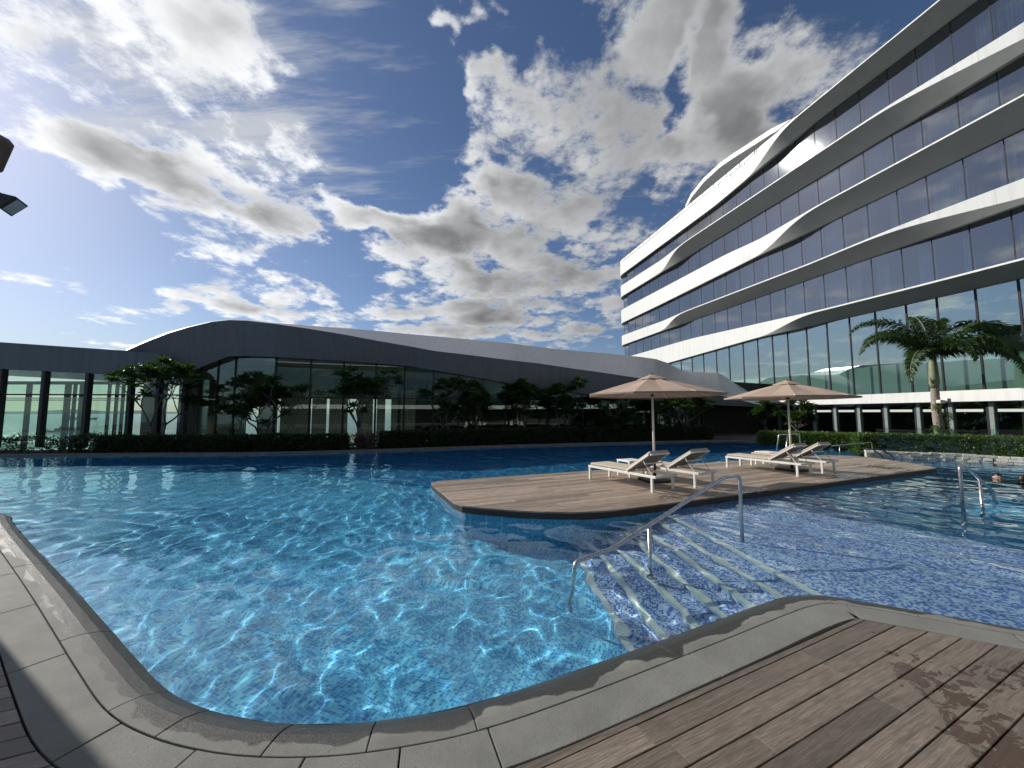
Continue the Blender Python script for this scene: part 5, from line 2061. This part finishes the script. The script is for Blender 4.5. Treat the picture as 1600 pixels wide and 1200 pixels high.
L_ = Vector((-6.85, 4.30, 0))
ph = Vector(aty(14, 318, 4.35)) - L_
MB().bar((0.12, 0, ph.z + 0.06), (ph.x - 0.16, ph.y, ph.z + 0.06), 0.05, 0.05).build('arm', M['black'], lp)
lamp_head(lp, ph + Vector((-0.13, -0.06, 0.11)), ph + Vector((0.03, 0.03, -0.03)), 0.21, M['black'])
pt_ = Vector(aty(-6, 234, 4.3)) - L_
MB().add([pt_ + Vector(v_) for v_ in ((-0.30, -0.1, -0.30), (-0.02, -0.1, -0.22), (0.09, -0.1, 0.12), (0.02, -0.1, 0.20), (-0.30, -0.1, 0.30),
                                      (-0.30, 0.1, -0.30), (-0.02, 0.1, -0.22), (0.09, 0.1, 0.12), (0.02, 0.1, 0.20), (-0.30, 0.1, 0.30))],
         [(0, 1, 2, 3, 4), (9, 8, 7, 6, 5), (0, 5, 6, 1), (1, 6, 7, 2), (2, 7, 8, 3), (3, 8, 9, 4), (4, 9, 5, 0)]).build('speaker_box', M['bronze'], lp, bevel=0.015)

# ------------------------------------------------------------------ ships


def ship(px_, py_, length, label, kind):
    x, y, z = onz(px_, py_, SEA)
    vd = Vector((x, y, 0)).normalized()
    rz = math.atan2(vd.y, vd.x) - math.pi / 2
    ro = empty('ship', (x, y, SEA), rz)
    tag(ro, label, 'ship', 'ships at sea')
    L_, B_ = length, length * 0.17
    secs = [(-0.5, 0.80, 1.0), (-0.3, 1.0, 0.85), (0.1, 1.0, 0.8), (0.32, 0.75, 0.95), (0.45, 0.3, 1.25), (0.5, 0.04, 1.4)]
    if kind == 0:
        secs = [(-a, b, c) for (a, b, c) in secs][::-1]
    fb = L_ * 0.075
    vs, fs = [], []
    for (a, b, c) in secs:
        for (yy, zz_) in ((-0.35 * b, -0.5), (-0.5 * b, fb * c), (0.5 * b, fb * c), (0.35 * b, -0.5)):
            vs.append((a * L_, yy * B_, zz_))
    for i in range(len(secs) - 1):
        for k in range(4):
            a, b = i * 4 + k, i * 4 + (k + 1) % 4
            fs.append((a, a + 4, b + 4, b))
    fs += [(0, 1, 2, 3), (len(vs) - 1, len(vs) - 2, len(vs) - 3, len(vs) - 4)]
    MB().add(vs, fs).build('hull', M['hull'], ro)
    if kind == 0:
        for (a, b, z0, z1, w_) in ((-0.12, 0.36, 0.07, 0.14, 0.8), (-0.02, 0.22, 0.14, 0.20, 0.65), (0.02, 0.14, 0.20, 0.25, 0.5)):
            MB().box(a * L_, b * L_, -B_ * w_ / 2, B_ * w_ / 2, z0 * L_, z1 * L_).build('deckhouse', M['hull2'], ro)
        MB().box(-0.38 * L_, -0.26 * L_, -B_ * 0.3, B_ * 0.3, 0.09 * L_, 0.125 * L_).build('winch_house', M['hull2'], ro)
        MB().tube([(0.08 * L_, 0, 0.24 * L_), (0.08 * L_, 0, 0.37 * L_)], 0.006 * L_, 6).build('mast', M['hull'], ro)
        MB().tube([(0.24 * L_, 0, 0.18 * L_), (0.25 * L_, 0, 0.26 * L_)], 0.02 * L_, 8).build('funnel', M['hull'], ro)
    else:
        for (a, b, z0, z1, w_) in ((-0.48, -0.28, 0.07, 0.15, 0.9), (-0.46, -0.32, 0.15, 0.20, 0.7)):
            MB().box(a * L_, b * L_, -B_ * w_ / 2, B_ * w_ / 2, z0 * L_, z1 * L_).build('deckhouse', M['hull2'], ro)
        MB().box(-0.2 * L_, 0.25 * L_, -B_ * 0.4, B_ * 0.4, 0.055 * L_, 0.095 * L_).build('cargo_deck', M['hull2'], ro)
        MB().tube([(-0.39 * L_, 0, 0.2 * L_), (-0.39 * L_, 0, 0.32 * L_)], 0.005 * L_, 6).build('mast', M['hull'], ro)
        MB().tube([(0.1 * L_, 0, 0.09 * L_), (0.1 * L_, 0, 0.19 * L_)], 0.005 * L_, 6).build('derrick', M['hull'], ro)
    return ro


ship(93, 675, 23.0, 'small grey tug-like boat, the nearer of two ships on the sea', 0)
ship(127, 655.5, 50.0, 'long grey cargo ship farther out, just below the horizon', 1)
